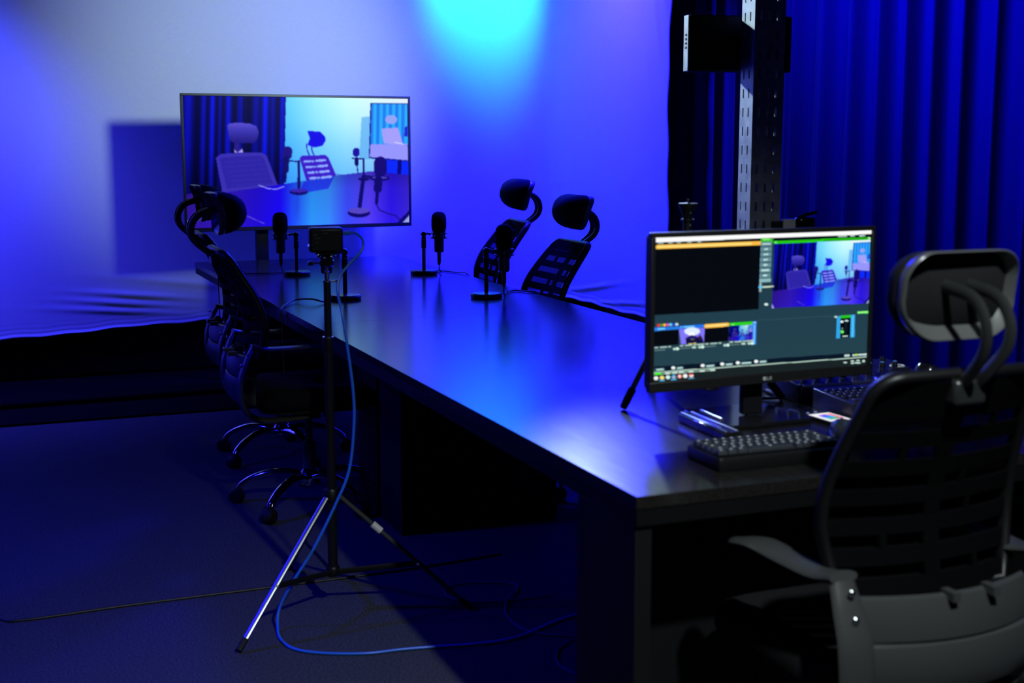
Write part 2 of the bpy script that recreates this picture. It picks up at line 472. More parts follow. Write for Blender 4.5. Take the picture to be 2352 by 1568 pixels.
    def bar(x0, x1, za, zb, off=0.0, nseg=8):
        rg = []
        for i in range(nseg + 1):
            x = x0 + (x1 - x0) * i / nseg
            rg.append([tr(bcurve(x, za, off - .004)), tr(bcurve(x, zb, off - .004)), tr(bcurve(x, zb, off + .004)), tr(bcurve(x, za, off + .004))])
        sl.rings(rg)
    zs = [.622 + .0555 * i for i in range(7)]
    for i, z in enumerate(zs):
        h = hw(z) - .004; bar(-h, h, z - .0155, z + .0155, nseg=12)
    for i in range(len(zs) - 1):
        za, zb = zs[i] + .0145, zs[i + 1] - .0145
        bar(-.017, .017, za, zb, nseg=2)
        x0 = (.105, -.10, .085, .06, -.085, .10)[i]
        bar(x0 - .006, x0 + .006, za, zb, nseg=1)
    bar(-.17, .17, .972, 1.008, nseg=12)
    bar(-.16, .16, .600, .622, nseg=12)
    sl.build('backrest_slats', M['slats'], r, smooth=False)
    # mesh cloth in front of the slats
    mm = MB()
    def mfn(u, v):
        z = .605 + .41 * v; h = (hw(min(z, .97)) if z < .97 else .175 - .04 * ((z - .97) / .05) ** 2)
        return tr(bcurve((2 * u - 1) * h, z, .018))
    mm.grid(12, 16, mfn)
    mm.build('backrest_mesh', M['mesh'], r)
    # lower back support: two curved bands between the arm brackets
    bs = MB()
    def band(za, zb, out, thick, mb, xw=.19, lean=0):
        rg = []
        for i in range(17):
            x = -xw + 2 * xw * i / 16
            bow = -(1 - (x / xw) ** 2) * out
            f0 = -.262 + bow
            rg.append([Vector((x, f0, za + D)), Vector((x, f0 - .012 + lean, (za + zb) / 2 + D)), Vector((x, f0 + lean, zb + D)), Vector((x, f0 + thick * .3 + lean, zb + .004 + D)), Vector((x, f0 + thick, zb - .006 + D)), Vector((x, f0 + thick, za + D))])
        mb.rings(rg)
    band(.548, .622, .045, .035, bs, lean=.012)
    for xx in (-.02, .07):
        bs.box(xx - .008, xx + .008, -.312, -.277, .616 + D, .632 + D)
    bs.build('back_support', M['satin'], r, angle=40)
    b2 = MB(); band(.445, .540, .037, .03, b2, xw=.187, lean=-.01)
    b2.build('seat_shell', M['satin'], r, angle=40)
    # headrest
    if headrest:
        ho = rrect(.245, .158, .06, 8, 0, 1.155, rs=(.05, .05, .072, .072))
        def hsurf(x, z, f):
            return tr(Vector((x, -.225 + f - 1.3 * x * x - 4.2 * (z - 1.15) ** 2, z)))
        def hp(sc, f):
            return [hsurf(x * sc, 1.155 + (z - 1.155) * sc, f) for x, z in ho]
        def hb(sc, dep):
            out = []
            for x, z in ho:
                xx, zz = x * sc, 1.155 + (z - 1.155) * sc
                base = hsurf(xx, zz, -.012)
                low = max(0.0, min(1.0, (1.150 - zz) / .066))
                out.append(base + Vector((0, dep * (1 - low) + .0 * low, 0)))
            return out
        MB().rings([hp(.90, .014), hp(.98, .008), hp(1.0, -.002), hp(1.0, -.012), hp(.975, -.016), hb(.94, .004), hb(.90, .018), hb(.82, .030), hb(.70, .033), hb(.5, .034), hb(.3, .034), hb(.1, .034)]).build('headrest_shell', M['shell'], r, angle=50)
        MB().rings([hp(.96, .008), hp(.985, .016), hp(.95, .034), hp(.86, .052), hp(.72, .066), hp(.52, .076), hp(.3, .081), hp(.08, .083)]).build('headrest_pad', M['fabric'], r, angle=70)
        for sx in (-1, 1):
            st = [(sx * .016, -.285, 1.00), (sx * .018, -.318, 1.03), (sx * .024, -.352, 1.075), (sx * .026, -.352, 1.12), (sx * .026, -.318, 1.158), (sx * .026, -.236, 1.172)]
            MB().tube([tr(p) for p in spline(st, 6)], .010, 10, flat=(.008, .012), up=(1, 0, 0)).build('headrest_stem', M['stem'], r)
        MB().box(-.035, .035, -.300, -.268, .965, 1.012).build('stem_bracket', M['stem'], r, bevel=.008).matrix_local = Matrix.Translation((0, 0, D)) @ Matrix.Translation(piv) @ R @ Matrix.Translation(-piv)
    # arms
    if arms:
        for sx in (-1, 1):
            x = sx * .218
            pad = spline([(x + sx * .012, .085, .642), (x + sx * .012, .0, .660), (x + sx * .008, -.10, .657), (x + sx * .002, -.19, .655), (x, -.25, .668)], 5)
            npd = len(pad)
            ar = MB().tube([p + Vector((0, 0, D)) for p in pad], .02, 12,
                           flat=[(.006 + .006 * (i / npd), .040 * (1 - .25 * i / npd) * (math.sin(min(1, (i + 1.0) / 4) * PI / 2))) for i in range(npd)], up=(0, 0, 1))
            ar.build('armrest', M['satin'], r, angle=60)
            bk = spline([(x, -.245, .658), (x, -.268, .61), (x - sx * .004, -.290, .54), (x - sx * .008, -.285, .45), (x - sx * .012, -.23, .395), (x - sx * .03, -.12, .385), (x - sx * .06, 0, .388)], 5)
            brk = MB().tube([p + Vector((0, 0, D)) for p in bk], .03, 12, flat=[(.026 + .012 * min(1, i / 10) if i < 18 else .034, .011) for i in range(len(bk))], up=(1, 0, 0))
            bo = brk.build('arm_bracket', M['satin'], r, angle=60)
            for (fy, fz) in ((-.274, .60), (-.260, .645)):
                MB().lathe([(.0075, 0), (.0075, .002), (.005, .005), (.001, .006)], n=12, mtx=Matrix.Translation((x - sx * .002, fy - .012, fz + D)) @ Matrix.Rotation(PI / 2, 4, 'X')).build('screw', M['screw'], bo)
    return r
GR = 'black mesh office chairs around the tables'
def place(ch, x, y, rz, spin, label):
    ch.location = (x, y, 0); ch.rotation_euler = (0, 0, rz)
    for c in [q for q in bpy.data.objects if q.parent == ch and q.name.startswith('leg')]:
        e = c.rotation_euler; c.rotation_euler = (0, 0, e.z + spin)
    tag(ch, label, 'chair', GR)
    return ch
fg = make_chair(tilt=0.0, drop=.012)
place(fg, .470, -.05, 0.0, .2, 'black mesh office chair in the foreground facing the monitor')
lf = make_chair(tilt=math.radians(6.5))
lf2 = copy_tree(lf)
place(lf, .048, 2.84, -PI / 2 - .03, math.radians(-25), 'black mesh office chair left of the tables, nearer of the two')
place(lf2, .125, 3.70, -PI / 2 - .03, math.radians(-37), 'black mesh office chair left of the tables, farther of the two')
rt = make_chair(tilt=math.radians(13), drop=.036)
rt2 = make_chair(tilt=math.radians(13), drop=-.015)
place(rt, 1.025, 3.35, PI / 2, math.radians(20), 'black mesh office chair before the blue backdrop, nearer the monitor')
place(rt2, 1.06, 4.12, PI / 2 - .08, math.radians(0), 'black mesh office chair before the blue backdrop, nearer the television')
hid = make_chair(headrest=False, tilt=math.radians(13), drop=.06)
place(hid, 1.27, 2.52, PI / 2, math.radians(-38), 'office chair hidden behind the monitor, chrome leg showing under the table')

# ------------------------------------------------------------------ pictures on screens (numpy painter)
def homog(src, dst):
    A = []
    for (x, y), (u, v) in zip(src, dst):
        A.append([x, y, 1, 0, 0, 0, -u * x, -u * y]); A.append([0, 0, 0, x, y, 1, -v * x, -v * y])
    b = [c for p in dst for c in p]
    h = np.linalg.solve(np.array(A, float), np.array(b, float))
    return np.append(h, 1).reshape(3, 3)
class Canvas:
    def __init__(s, W, H, corners):
        """corners: the picture's TL, TR, BR, BL in measuring coordinates"""
        s.W, s.H = W, H
        s.h = homog([(0, 0), (1, 0), (1, 1), (0, 1)], corners)
        gx, gy = np.meshgrid((np.arange(W) + .5) / W, (np.arange(H) + .5) / H)
        s.U, s.V = gx, gy
        q = np.einsum('ij,jhw->ihw', s.h, np.stack([gx, gy, np.ones_like(gx)]))
        s.X, s.Y = q[0] / q[2], q[1] / q[2]
        s.I = np.zeros((H, W, 3))
    def fill(s, mask, col, a=1.0):
        col = col() if callable(col) else np.array(col, float)
        m = mask[..., None] * a
        s.I = s.I * (1 - m) + col * m
    def poly(s, pts, col, a=1.0):
        X, Y = s.X, s.Y; ins = np.zeros(X.shape, bool)
        n = len(pts)
        for i in range(n):
            x0, y0 = pts[i]; x1, y1 = pts[(i + 1) % n]
            if y0 == y1: continue
            c = ((y0 > Y) != (y1 > Y)) & (X < (x1 - x0) * (Y - y0) / (y1 - y0) + x0)
            ins ^= c
        s.fill(ins.astype(float), col, a)
    def ell(s, cx, cy, rx, ry, col, a=1.0):
        s.fill((((s.X - cx) / rx) ** 2 + ((s.Y - cy) / ry) ** 2 < 1).astype(float), col, a)
    def line(s, pts, wd, col, a=1.0):
        m = np.zeros(s.X.shape)
        for (x0, y0), (x1, y1) in zip(pts, pts[1:]):
            dx, dy = x1 - x0, y1 - y0; L = dx * dx + dy * dy + 1e-9
            t = np.clip(((s.X - x0) * dx + (s.Y - y0) * dy) / L, 0, 1)
            d = np.hypot(s.X - x0 - t * dx, s.Y - y0 - t * dy)
            m = np.maximum(m, (d < wd / 2).astype(float))
        s.fill(m, col, a)
    def glow(s, cx, cy, rx, ry, col, a=1.0):
        g = np.exp(-((s.X - cx) / rx) ** 2 - ((s.Y - cy) / ry) ** 2)
        s.fill(g, col, a)
    def blur(s, k=1, it=1):
        for _ in range(it):
            P = np.pad(s.I, ((k, k), (k, k), (0, 0)), 'edge'); o = np.zeros_like(s.I); n = 0
            for dy in range(2 * k + 1):
                for dx in range(2 * k + 1):
                    o += P[dy:dy + s.H, dx:dx + s.W]; n += 1
            s.I = o / n
def lerp3(t, stops):
    t = np.asarray(t); xs = [q[0] for q in stops]
    return np.stack([np.interp(t, xs, [q[1][k] for q in stops]) for k in range(3)], -1)

def paint_feed(W, H):
    c = Canvas(W, H, [(145, 128), (2178, 135), (2205, 1262), (215, 1330)])
    X, Y = c.X, c.Y
    # pale backdrop
    wall = lerp3((X - 1070) / 1100, [(0, (95, 205, 255)), (.25, (150, 235, 255)), (.5, (190, 250, 255)), (.75, (205, 245, 252)), (1, (215, 235, 250))])
    low = lerp3((Y - 130) / 750, [(0, (1.08, 1.03, 1.0)), (.3, (.95, .98, 1)), (.6, (.75, .88, 1)), (1, (.55, .76, 1))])
    c.I[:] = np.clip(wall * low, 0, 255)
    # curtain
    f = .5 + .5 * np.sin(X / 22.0 + 2.0 * np.sin(X / 75.0)) * np.cos(X / 47.0)
    f = np.clip(f * 1.05, 0, 1)
    for x0, w0 in ((375, 22), (620, 14), (290, 30), (515, 24), (700, 10), (1010, 22)): f *= 1 - .92 * np.exp(-((X - x0) / w0) ** 2)
    cur = np.stack([8 * f, 20 * f ** 2 + 0 * f, 60 + 195 * f], -1) * np.interp(Y, [130, 600, 1000], [1, .9, .55])[..., None]
    c.poly([(100, 100), (1072, 100), (1072, 930), (1060, 940), (100, 1030)], lambda: cur)
    # backdrop shadow, small television in the picture
    c.poly([(1760, 310), (1845, 300), (1838, 690), (1745, 690)], (95, 175, 245), .75)
    c.poly([(1985, 690), (2205, 700), (2210, 850), (1980, 820)], (10, 40, 255))
    c.line([(2112, 700), (2105, 860)], 34, (10, 5, 120))
    c.poly([(1838, 180), (2180, 180), (2196, 708), (1832, 682)], (10, 15, 120))
    g = .5 + .5 * np.sin(X / 9.0)
    c.poly([(1846, 188), (2174, 188), (2188, 560), (1842, 560)], lambda: np.stack([30 + 20 * g, 120 + 60 * g, 240 + 15 * g], -1))
    c.poly([(1842, 555), (2180, 545), (2188, 700), (1838, 672)], (150, 150, 255))
    c.ell(2028, 328, 55, 42, (150, 165, 245))
    c.poly([(1940, 410), (2090, 400), (2140, 550), (1960, 550)], (165, 160, 250))
    c.line([(2065, 535), (2140, 552)], 8, (220, 225, 255))
    c.poly([(2150, 400), (2182, 385), (2182, 480), (2150, 480)], (30, 40, 210))
    # table
    tb = lerp3((X - 200) / 2000, [(0, (45, 18, 150)), (.2, (48, 22, 190)), (.32, (32, 10, 215)), (.42, (25, 5, 255)), (.47, (30, 70, 255)), (.56, (45, 150, 255)), (.64, (55, 140, 255)), (.72, (60, 75, 255)), (.82, (85, 62, 250)), (.92, (45, 22, 240)), (1, (60, 38, 220))])
    c.poly([(100, 1030), (1060, 925), (1540, 842), (1860, 800), (2230, 835), (2230, 1400), (100, 1400)], lambda: tb * np.interp(Y, [800, 950, 1300], [.72, .9, 1])[..., None])
    c.poly([(1250, 900), (1520, 850), (1470, 960), (1200, 1010)], (25, 10, 225), .6)
    c.glow(1190, 1100, 25, 120, (30, 60, 220), .6)
    c.line([(740, 1210), (900, 1280)], 6, (130, 110, 230))
    # big chair
    c.line([(640, 560), (650, 640)], 50, (35, 25, 140)); c.poly([(615, 610), (650, 640), (690, 605), (705, 650), (625, 650)], (170, 160, 240))
    c.poly([(455, 690), (500, 655), (640, 642), (870, 640), (912, 668), (1015, 930), (930, 945), (520, 1005)], (56, 46, 178))
    c.poly([(490, 700), (520, 685), (850, 668), (885, 690), (970, 920), (560, 970)], (44, 34, 165))
    for i in range(6): c.line([(540 + 14 * i, 730 + 42 * i), (860 + 14 * i, 705 + 42 * i)], 9, (52, 42, 180), .6)
    hd = [(552, 400), (575, 376), (640, 370), (750, 375), (815, 400), (838, 460), (825, 520), (790, 555), (620, 558), (575, 530)]
    c.poly(hd, lambda: lerp3((Y - 370) / 190, [(0, (90, 78, 210)), (.35, (62, 54, 182)), (1, (28, 20, 125))]))
    c.line([(845, 935), (930, 965), (1000, 970), (1070, 945)], 9, (165, 170, 255))
    # second chair
    for dx in (0, 42): c.line([(1268 + dx, 560), (1272 + dx, 610), (1295 + dx, 665)], 9, (40, 30, 190))
    c.poly([(1272, 438), (1390, 448), (1432, 490), (1435, 530), (1410, 572), (1340, 588), (1275, 565), (1298, 510)], (20, 10, 232))
    c.poly([(1208, 690), (1230, 665), (1440, 658), (1465, 680), (1538, 842), (1272, 893)], (58, 28, 200))
    for i in range(4):
        x0 = 1240 + 18 * i; y0 = 718 + 50 * i
        c.line([(x0 + 12, y0), (x0 + 58, y0 - 3)], 22, (140, 170, 255)); c.line([(x0 + 78, y0 - 4), (x0 + 92, y0 - 5)], 20, (130, 160, 250)); c.line([(x0 + 118, y0 - 8), (x0 + 195, y0 - 16)], 24, (140, 170, 255))
    # microphones
    D1 = (15, 8, 105)
    c.line([(1200, 715), (1205, 975)], 22, D1); c.line([(1030, 712), (1200, 716)], 10, D1); c.line([(1095, 625), (1092, 660)], 88, (28, 14, 130)); c.line([(1088, 690), (1085, 800)], 48, D1); c.line([(1085, 810), (1080, 900)], 20, D1)
    c.ell(1205, 992, 82, 28, D1); c.ell(1205, 980, 76, 18, (55, 35, 175))
    c.line([(1716, 618), (1716, 640)], 58, (25, 14, 160)); c.line([(1680, 684), (1785, 690)], 8, D1); c.line([(1718, 690), (1722, 735)], 32, D1); c.line([(1783, 690), (1788, 830)], 16, D1); c.line([(1724, 750), (1735, 820)], 8, D1)
    c.ell(1788, 872, 50, 16, D1)
    c.line([(1540, 830), (1740, 860)], 5, (60, 60, 200))
    c.line([(1785, 850), (1752, 1140)], 34, D1); c.line([(1780, 842), (1880, 855)], 18, D1)
    c.line([(1936, 725), (1936, 790)], 116, (20, 8, 115)); c.ell(1930, 862, 92, 26, D1); c.ell(1930, 858, 70, 13, (70, 60, 190)); c.line([(1920, 880), (1916, 960)], 72, D1); c.line([(1912, 990), (1905, 1090)], 28, D1)
    c.line([(1905, 1100), (1930, 1150), (2020, 1185), (2080, 1200), (2125, 1245)], 11, (25, 15, 130))
    c.ell(1748, 1178, 100, 40, D1); c.ell(1748, 1158, 96, 28, (85, 70, 200))
    c.poly([(2215, 1140), (2215, 1270), (2090, 1268)], (15, 8, 110)); c.poly([(2210, 1185), (2210, 1268), (2140, 1268)], (150, 165, 235))
    c.poly([(195, 1225), (275, 1335), (200, 1340)], (165, 160, 255))
    c.blur(1, 1)
    return c.I
feed = paint_feed(400, 225)

def paint_monitor(W, H):
    c = Canvas(W, H, [(333, 163), (2024, 106), (1962, 1158), (325, 1296)])
    X, Y = c.X, c.Y
    def P(u, v): # picture fraction -> measuring coords
        q = c.h @ np.array([u, v, 1]); return (q[0] / q[2], q[1] / q[2])
    G = lerp3((c.V), [(0, (28, 58, 72)), (.55, (32, 62, 76)), (1, (36, 66, 78))])
    c.I[:] = G
    K = (3, 6, 14)
    c.poly([(333, 163), (2024, 106), (2022, 140), (336, 203)], (255, 255, 255))
    c.poly([(330, 203), (2024, 138), (2022, 170), (1165, 200), (334, 230)], (4, 12, 22))
    for x0, x1, y in ((360, 395, 211), (440, 468, 207), (508, 532, 205), (588, 615, 202), (668, 690, 199)): c.line([(x0, y), (x1, y - 1)], 9, (165, 190, 185))
    for x0, x1, y in ((1765, 1825, 157), (1860, 1885, 154), (1930, 1968, 152)): c.line([(x0, y), (x1, y - 2)], 11, (190, 215, 210))
    c.poly([(334, 258), (1157, 222), (1137, 728), (328, 776)], K)
    c.line([(352, 239), (1150, 208)], 32, (255, 190, 70)); c.line([(358, 239), (1080, 211)], 18, (255, 222, 120))
    c.poly([(1250, 210), (1160, 215), (1157, 175), (1258, 172)], (45, 190, 15)); c.line([(1175, 181), (1230, 180)], 9, (140, 255, 120))
    c.line([(1268, 204), (2005, 172)], 22, (38, 205, 18)); c.line([(1650, 190), (1990, 173)], 14, (25, 165, 15)); c.ell(2003, 171, 11, 9, (180, 240, 170)); c.ell(1274, 202, 10, 8, (120, 255, 110))
    # live picture
    fc = [(1264, 215), (2012, 182), (1992, 682), (1240, 722)]
    hh = np.linalg.inv(homog([(0, 0), (1, 0), (1, 1), (0, 1)], fc))
    q = np.einsum('ij,jhw->ihw', hh, np.stack([X, Y, np.ones_like(X)])); u, v = q[0] / q[2], q[1] / q[2]
    ins = (u >= 0) & (u < 1) & (v >= 0) & (v < 1)
    fi = feed[np.clip((v * 225).astype(int), 0, 224), np.clip((u * 400).astype(int), 0, 399)]
    c.fill(ins.astype(float), lambda: fi)
    c.line([(1870, 197), (2008, 192)], 12, (235, 250, 255))
    # middle buttons
    for i in range(7):
        y0 = 200 + 41.5 * i; x0 = 1158 - 2 * i
        c.poly([(x0, y0), (x0 + 88, y0 - 3), (x0 + 87, y0 + 32), (x0 - 1, y0 + 35)], (98, 140, 152))
        wd = (28, 9, 14, 12, 12, 26, 11)[i]
        c.line([(x0 + 43 - wd, y0 + 16), (x0 + 43 + wd, y0 + 14)], 12, (200, 235, 230))
    c.poly([(1146, 492), (1236, 488), (1234, 514), (1145, 518)], (140, 185, 192))
    c.line([(1154, 530), (1152, 585)], 20, (150, 175, 175)); c.line([(1160, 556), (1250, 550)], 12, (210, 225, 200)); c.ell(1154, 556, 18, 9, (90, 200, 255))
    c.ell(1197, 691, 15, 10, (220, 245, 240))
    # input strip
    for x, col in ((366, (235, 50, 55)), (388, (70, 170, 20)), (412, (255, 190, 60)), (437, (230, 80, 215)), (461, (80, 215, 255)), (484, (25, 60, 220)), (507, (205, 225, 225))):
        c.ell(x, 853 - (x - 366) * .05, 12 if col[0] != 70 else 9, 11, col)
    c.poly([(333, 872), (525, 860), (525, 884), (333, 898)], (35, 125, 235)); c.line([(362, 884), (412, 880)], 9, (130, 225, 255))
    c.poly([(525, 858), (716, 846), (716, 872), (525, 884)], (28, 115, 240)); c.line([(560, 866), (640, 861)], 9, (120, 215, 255)); c.ell(541, 869, 8, 5, (120, 200, 255))
    c.line([(732, 860), (898, 848)], 30, (255, 190, 75)); c.line([(738, 860), (890, 848)], 14, (255, 225, 130))
    c.poly([(914, 837), (1092, 825), (1090, 847), (914, 859)], (40, 215, 20)); c.ell(940, 848, 12, 6, (140, 255, 120))
    c.poly([(334, 898), (522, 886), (522, 1002), (334, 1016)], K); c.poly([(720, 876), (908, 863), (905, 976), (718, 990)], K)
    c.poly([(524, 884), (722, 872), (716, 990), (540, 1002)], (130, 118, 250)); c.ell(625, 900, 60, 30, (225, 240, 255)); c.ell(622, 925, 24, 16, (255, 255, 255))
    c.poly([(575, 950), (700, 940), (716, 990), (580, 1000)], (14, 12, 60)); c.ell(625, 945, 34, 14, (30, 15, 120)); c.ell(628, 962, 16, 6, (90, 90, 60)); c.line([(600, 998), (655, 993)], 9, (200, 195, 110)); c.ell(685, 945, 10, 18, (60, 25, 60))
    hh2 = np.linalg.inv(homog([(0, 0), (1, 0), (1, 1), (0, 1)], [(912, 860), (1092, 848), (1088, 966), (906, 976)]))
    q = np.einsum('ij,jhw->ihw', hh2, np.stack([X, Y, np.ones_like(X)])); u, v = q[0] / q[2], q[1] / q[2]
    ins = (u >= 0) & (u < 1) & (v >= 0) & (v < 1)
    fi2 = feed[np.clip((v * 225).astype(int), 0, 224), np.clip((u * 400).astype(int), 0, 399)]
    c.fill(ins.astype(float), lambda: fi2 * .9)
    c.poly([(1093, 824), (1122, 822), (1116, 1002), (1088, 1004)], (60, 135, 245)); c.line([(1106, 855), (1100, 995)], 14, (110, 185, 255)); c.ell(1108, 832, 10, 7, (150, 210, 255))
    rnd = random.Random(3)
    for k, x0 in enumerate((338, 532, 726, 912)):
        yb = 1027 - (x0 - 338) * .073
        for xa, xb in ((0, 25), (40, 92), (104, 124)): c.line([(x0 + xa + 4, yb - xa * .07), (x0 + xb - 3, yb - xb * .07)], 11, (178, 208, 200))
        if k in (1, 3): c.line([(x0 + 135, yb - 9), (x0 + 160, yb - 11)], 11, (190, 220, 205)); c.line([(x0 + 168, yb - 12), (x0 + 180, yb - 13)], 11, (190, 220, 205))
        for xa in range(0, 84, 14): c.line([(x0 + xa + 2, yb + 20 - xa * .07), (x0 + xa + 8, yb + 20 - xa * .07)], 8, (110, 140, 140))
        c.ell(x0 + 152, yb + 10, 12, 10, (185, 220, 208)); c.ell(x0 + 175, yb + 8, 13, 11, (215, 250, 235))
        if k in (1, 3): c.ell(x0 + 108, yb + 12, 18, 8, (185, 220, 205))
    # audio block
    c.poly([(1900, 765), (1985, 762), (1985, 742), (1900, 746)], (70, 225, 50)); c.line([(1910, 755), (1976, 751)], 12, (160, 255, 150))
    c.poly([(1742, 785), (1770, 783), (1764, 955), (1732, 957)], (50, 165, 235)); c.poly([(1850, 773), (1882, 771), (1876, 948), (1842, 950)], (50, 165, 235)); c.line([(1865, 780), (1860, 940)], 10, (90, 205, 255))
    c.poly([(1770, 781), (1850, 775), (1849, 796), (1769, 800)], (40, 200, 20)); c.poly([(1768, 800), (1848, 795), (1842, 948), (1764, 953)], K)
    c.ell(1733, 790, 11, 8, (200, 220, 215)); c.ell(1780, 827, 12, 9, (235, 250, 250)); c.ell(1815, 820, 15, 7, (200, 225, 225)); c.ell(1780, 905, 14, 13, (80, 225, 60)); c.ell(1785, 905, 6, 6, (170, 255, 150)); c.line([(1785, 939), (1820, 937)], 9, (200, 225, 220)); c.ell(1782, 878, 8, 5, (120, 150, 150))
    c.line([(1812, 835), (1808, 910)], 20, (14, 24, 36))
    # bottom rows
    c.poly([(328, 1172), (1970, 1062), (1968, 1098), (328, 1216)], (6, 20, 36))
    for x0, wd in ((350, 60), (510, 46), (735, 60), (885, 50), (1005, 75), (1145, 50)):
        y0 = 1200 - (x0 - 350) * .077
        c.poly([(x0 - (30 if wd != 60 or x0 > 500 else 12), y0 - 16), (x0 + wd + 8, y0 - 20), (x0 + wd + 8, y0 + 8), (x0 - 30, y0 + 12)], (38, 72, 88))
        c.line([(x0 + 6, y0 - 2), (x0 + wd - 6, y0 - 6)], 12, (190, 225, 220))
        if x0 > 400: c.ell(x0 - 28, y0 - 6, 15, 12, (250, 255, 255))
    for x0 in (1800, 1862, 1905, 1945): c.line([(x0, 1090 - (x0 - 1800) * .06), (x0 + 30, 1088 - (x0 - 1800) * .06)], 15, (190, 220, 215))
    c.ell(1888, 1082, 10, 8, (180, 220, 40))
    c.line([(328, 1218), (1966, 1100)], 9, (175, 205, 192))
    c.poly([(326, 1222), (1966, 1104), (1963, 1200), (325, 1300)], (24, 34, 36))
    c.poly([(332, 1222), (800, 1190), (800, 1205), (400, 1234), (332, 1238)], (120, 145, 135))
    for x0 in (425, 480, 530, 605, 690, 770): c.line([(x0, 1225 - (x0 - 425) * .072), (x0 + 28, 1223 - (x0 - 425) * .072)], 12, (205, 235, 220))
    c.line([(348, 1230), (385, 1227)], 18, (70, 240, 50))
    for x0, col in ((350, (250, 250, 255)), (396, (250, 225, 130)), (442, (215, 245, 245)), (486, (80, 180, 240)), (531, (245, 140, 130)), (574, (250, 250, 250)), (620, (250, 215, 215))):
        y0 = 1261 - (x0 - 350) * .075
        c.ell(x0, y0, 17, 15, col)
        if x0 in (396, 486, 620): c.line([(x0 - 18, y0 + 22), (x0 + 18, y0 + 20)], 8, (80, 180, 225))
    c.ell(531, 1247, 9, 8, (255, 245, 240)); c.ell(486, 1255, 8, 7, (240, 160, 90)); c.ell(618, 1232, 14, 7, (235, 70, 60))
    for pt in ((1800, 1142, 15, 6), (1856, 1131, 14, 6), (1900, 1127, 14, 6), (1855, 1148, 14, 6), (1895, 1145, 26, 6), (1942, 1131, 11, 10)): c.ell(*pt, (190, 220, 210))
    c.line([(1130, 815), (1900, 770)], 3, (55, 90, 105))
    return c.I
monimg = paint_monitor(620, 352)
def screen_mesh(name, img, wd, ht, material, parent, at):
    H, W, _ = img.shape
    mb = MB(); mb.grid(W - 1, H - 1, lambda u, v: (-wd / 2 + wd * u, 0, ht / 2 - ht * v))
    me = bpy.data.meshes.new(name); me.from_pydata(mb.v, [], [tuple(reversed(f)) for f in mb.f] if False else mb.f)
    me.materials.append(material)
    s = np.clip(img.reshape(-1, 3) / 255., 0, 1)
    lin = np.where(s <= .04045, s / 12.92, ((s + .055) / 1.055) ** 2.4)
    a = me.color_attributes.new('picture', 'FLOAT_COLOR', 'POINT')
    a.data.foreach_set('color', np.concatenate([lin, np.ones((len(lin), 1))], 1).astype(np.float32).ravel())
    o = bpy.data.objects.new(name, me); C.objects.link(o); o.parent = parent; o.location = at
    return o

# ------------------------------------------------------------------ television on its stand
tv = empty('television', (.644, 5.42, 0), .06)
tw, th = 1.345, .762
def frame(mb, w, h, bz, y0, y1, zc, bzb=None):
    bzb = bzb or bz
    mb.box(-w / 2, w / 2, y0, y1, zc + h / 2 - bz, zc + h / 2); mb.box(-w / 2, w / 2, y0, y1, zc - h / 2, zc - h / 2 + bzb)
    mb.box(-w / 2, -w / 2 + bz, y0, y1, zc - h / 2 + bzb, zc + h / 2 - bz); mb.box(w / 2 - bz, w / 2, y0, y1, zc - h / 2 + bzb, zc + h / 2 - bz)
frame(mb := MB(), tw, th, .014, -.006, .02, 1.287, .022)
mb.build('bezel', M['bezel'], tv, bevel=.002)
MB().box(-tw / 2 + .01, tw / 2 - .01, .004, .045, 1.287 - th / 2 + .01, 1.287 + th / 2 - .01).build('housing', M['plastic'], tv, bevel=.006)
screen_mesh('screen', feed, tw - .028, th - .036, M['tvpic'], tv, (0, .001, 1.291))
stn = empty('television_stand', (.644, 5.47, 0), .06)
for sx in (-.225, .20):
    MB().box(sx - .035, sx + .035, .0, .04, .03, 1.25).build('post', M['metalblack'], stn, bevel=.003)
MB().box(-.62, .62, -.02, .06, 1.20, 1.26).build('mounting_rail', M['metalblack'], stn, bevel=.003)
for sx in (-.225, .20):
    MB().box(sx - .03, sx + .03, -.15, .28, .0, .03).build('foot', M['metalblack'], stn, bevel=.003)
tag(tv, 'large flat television showing the studio picture', 'television')
tag(stn, 'black two-post floor stand behind the television', 'stand')

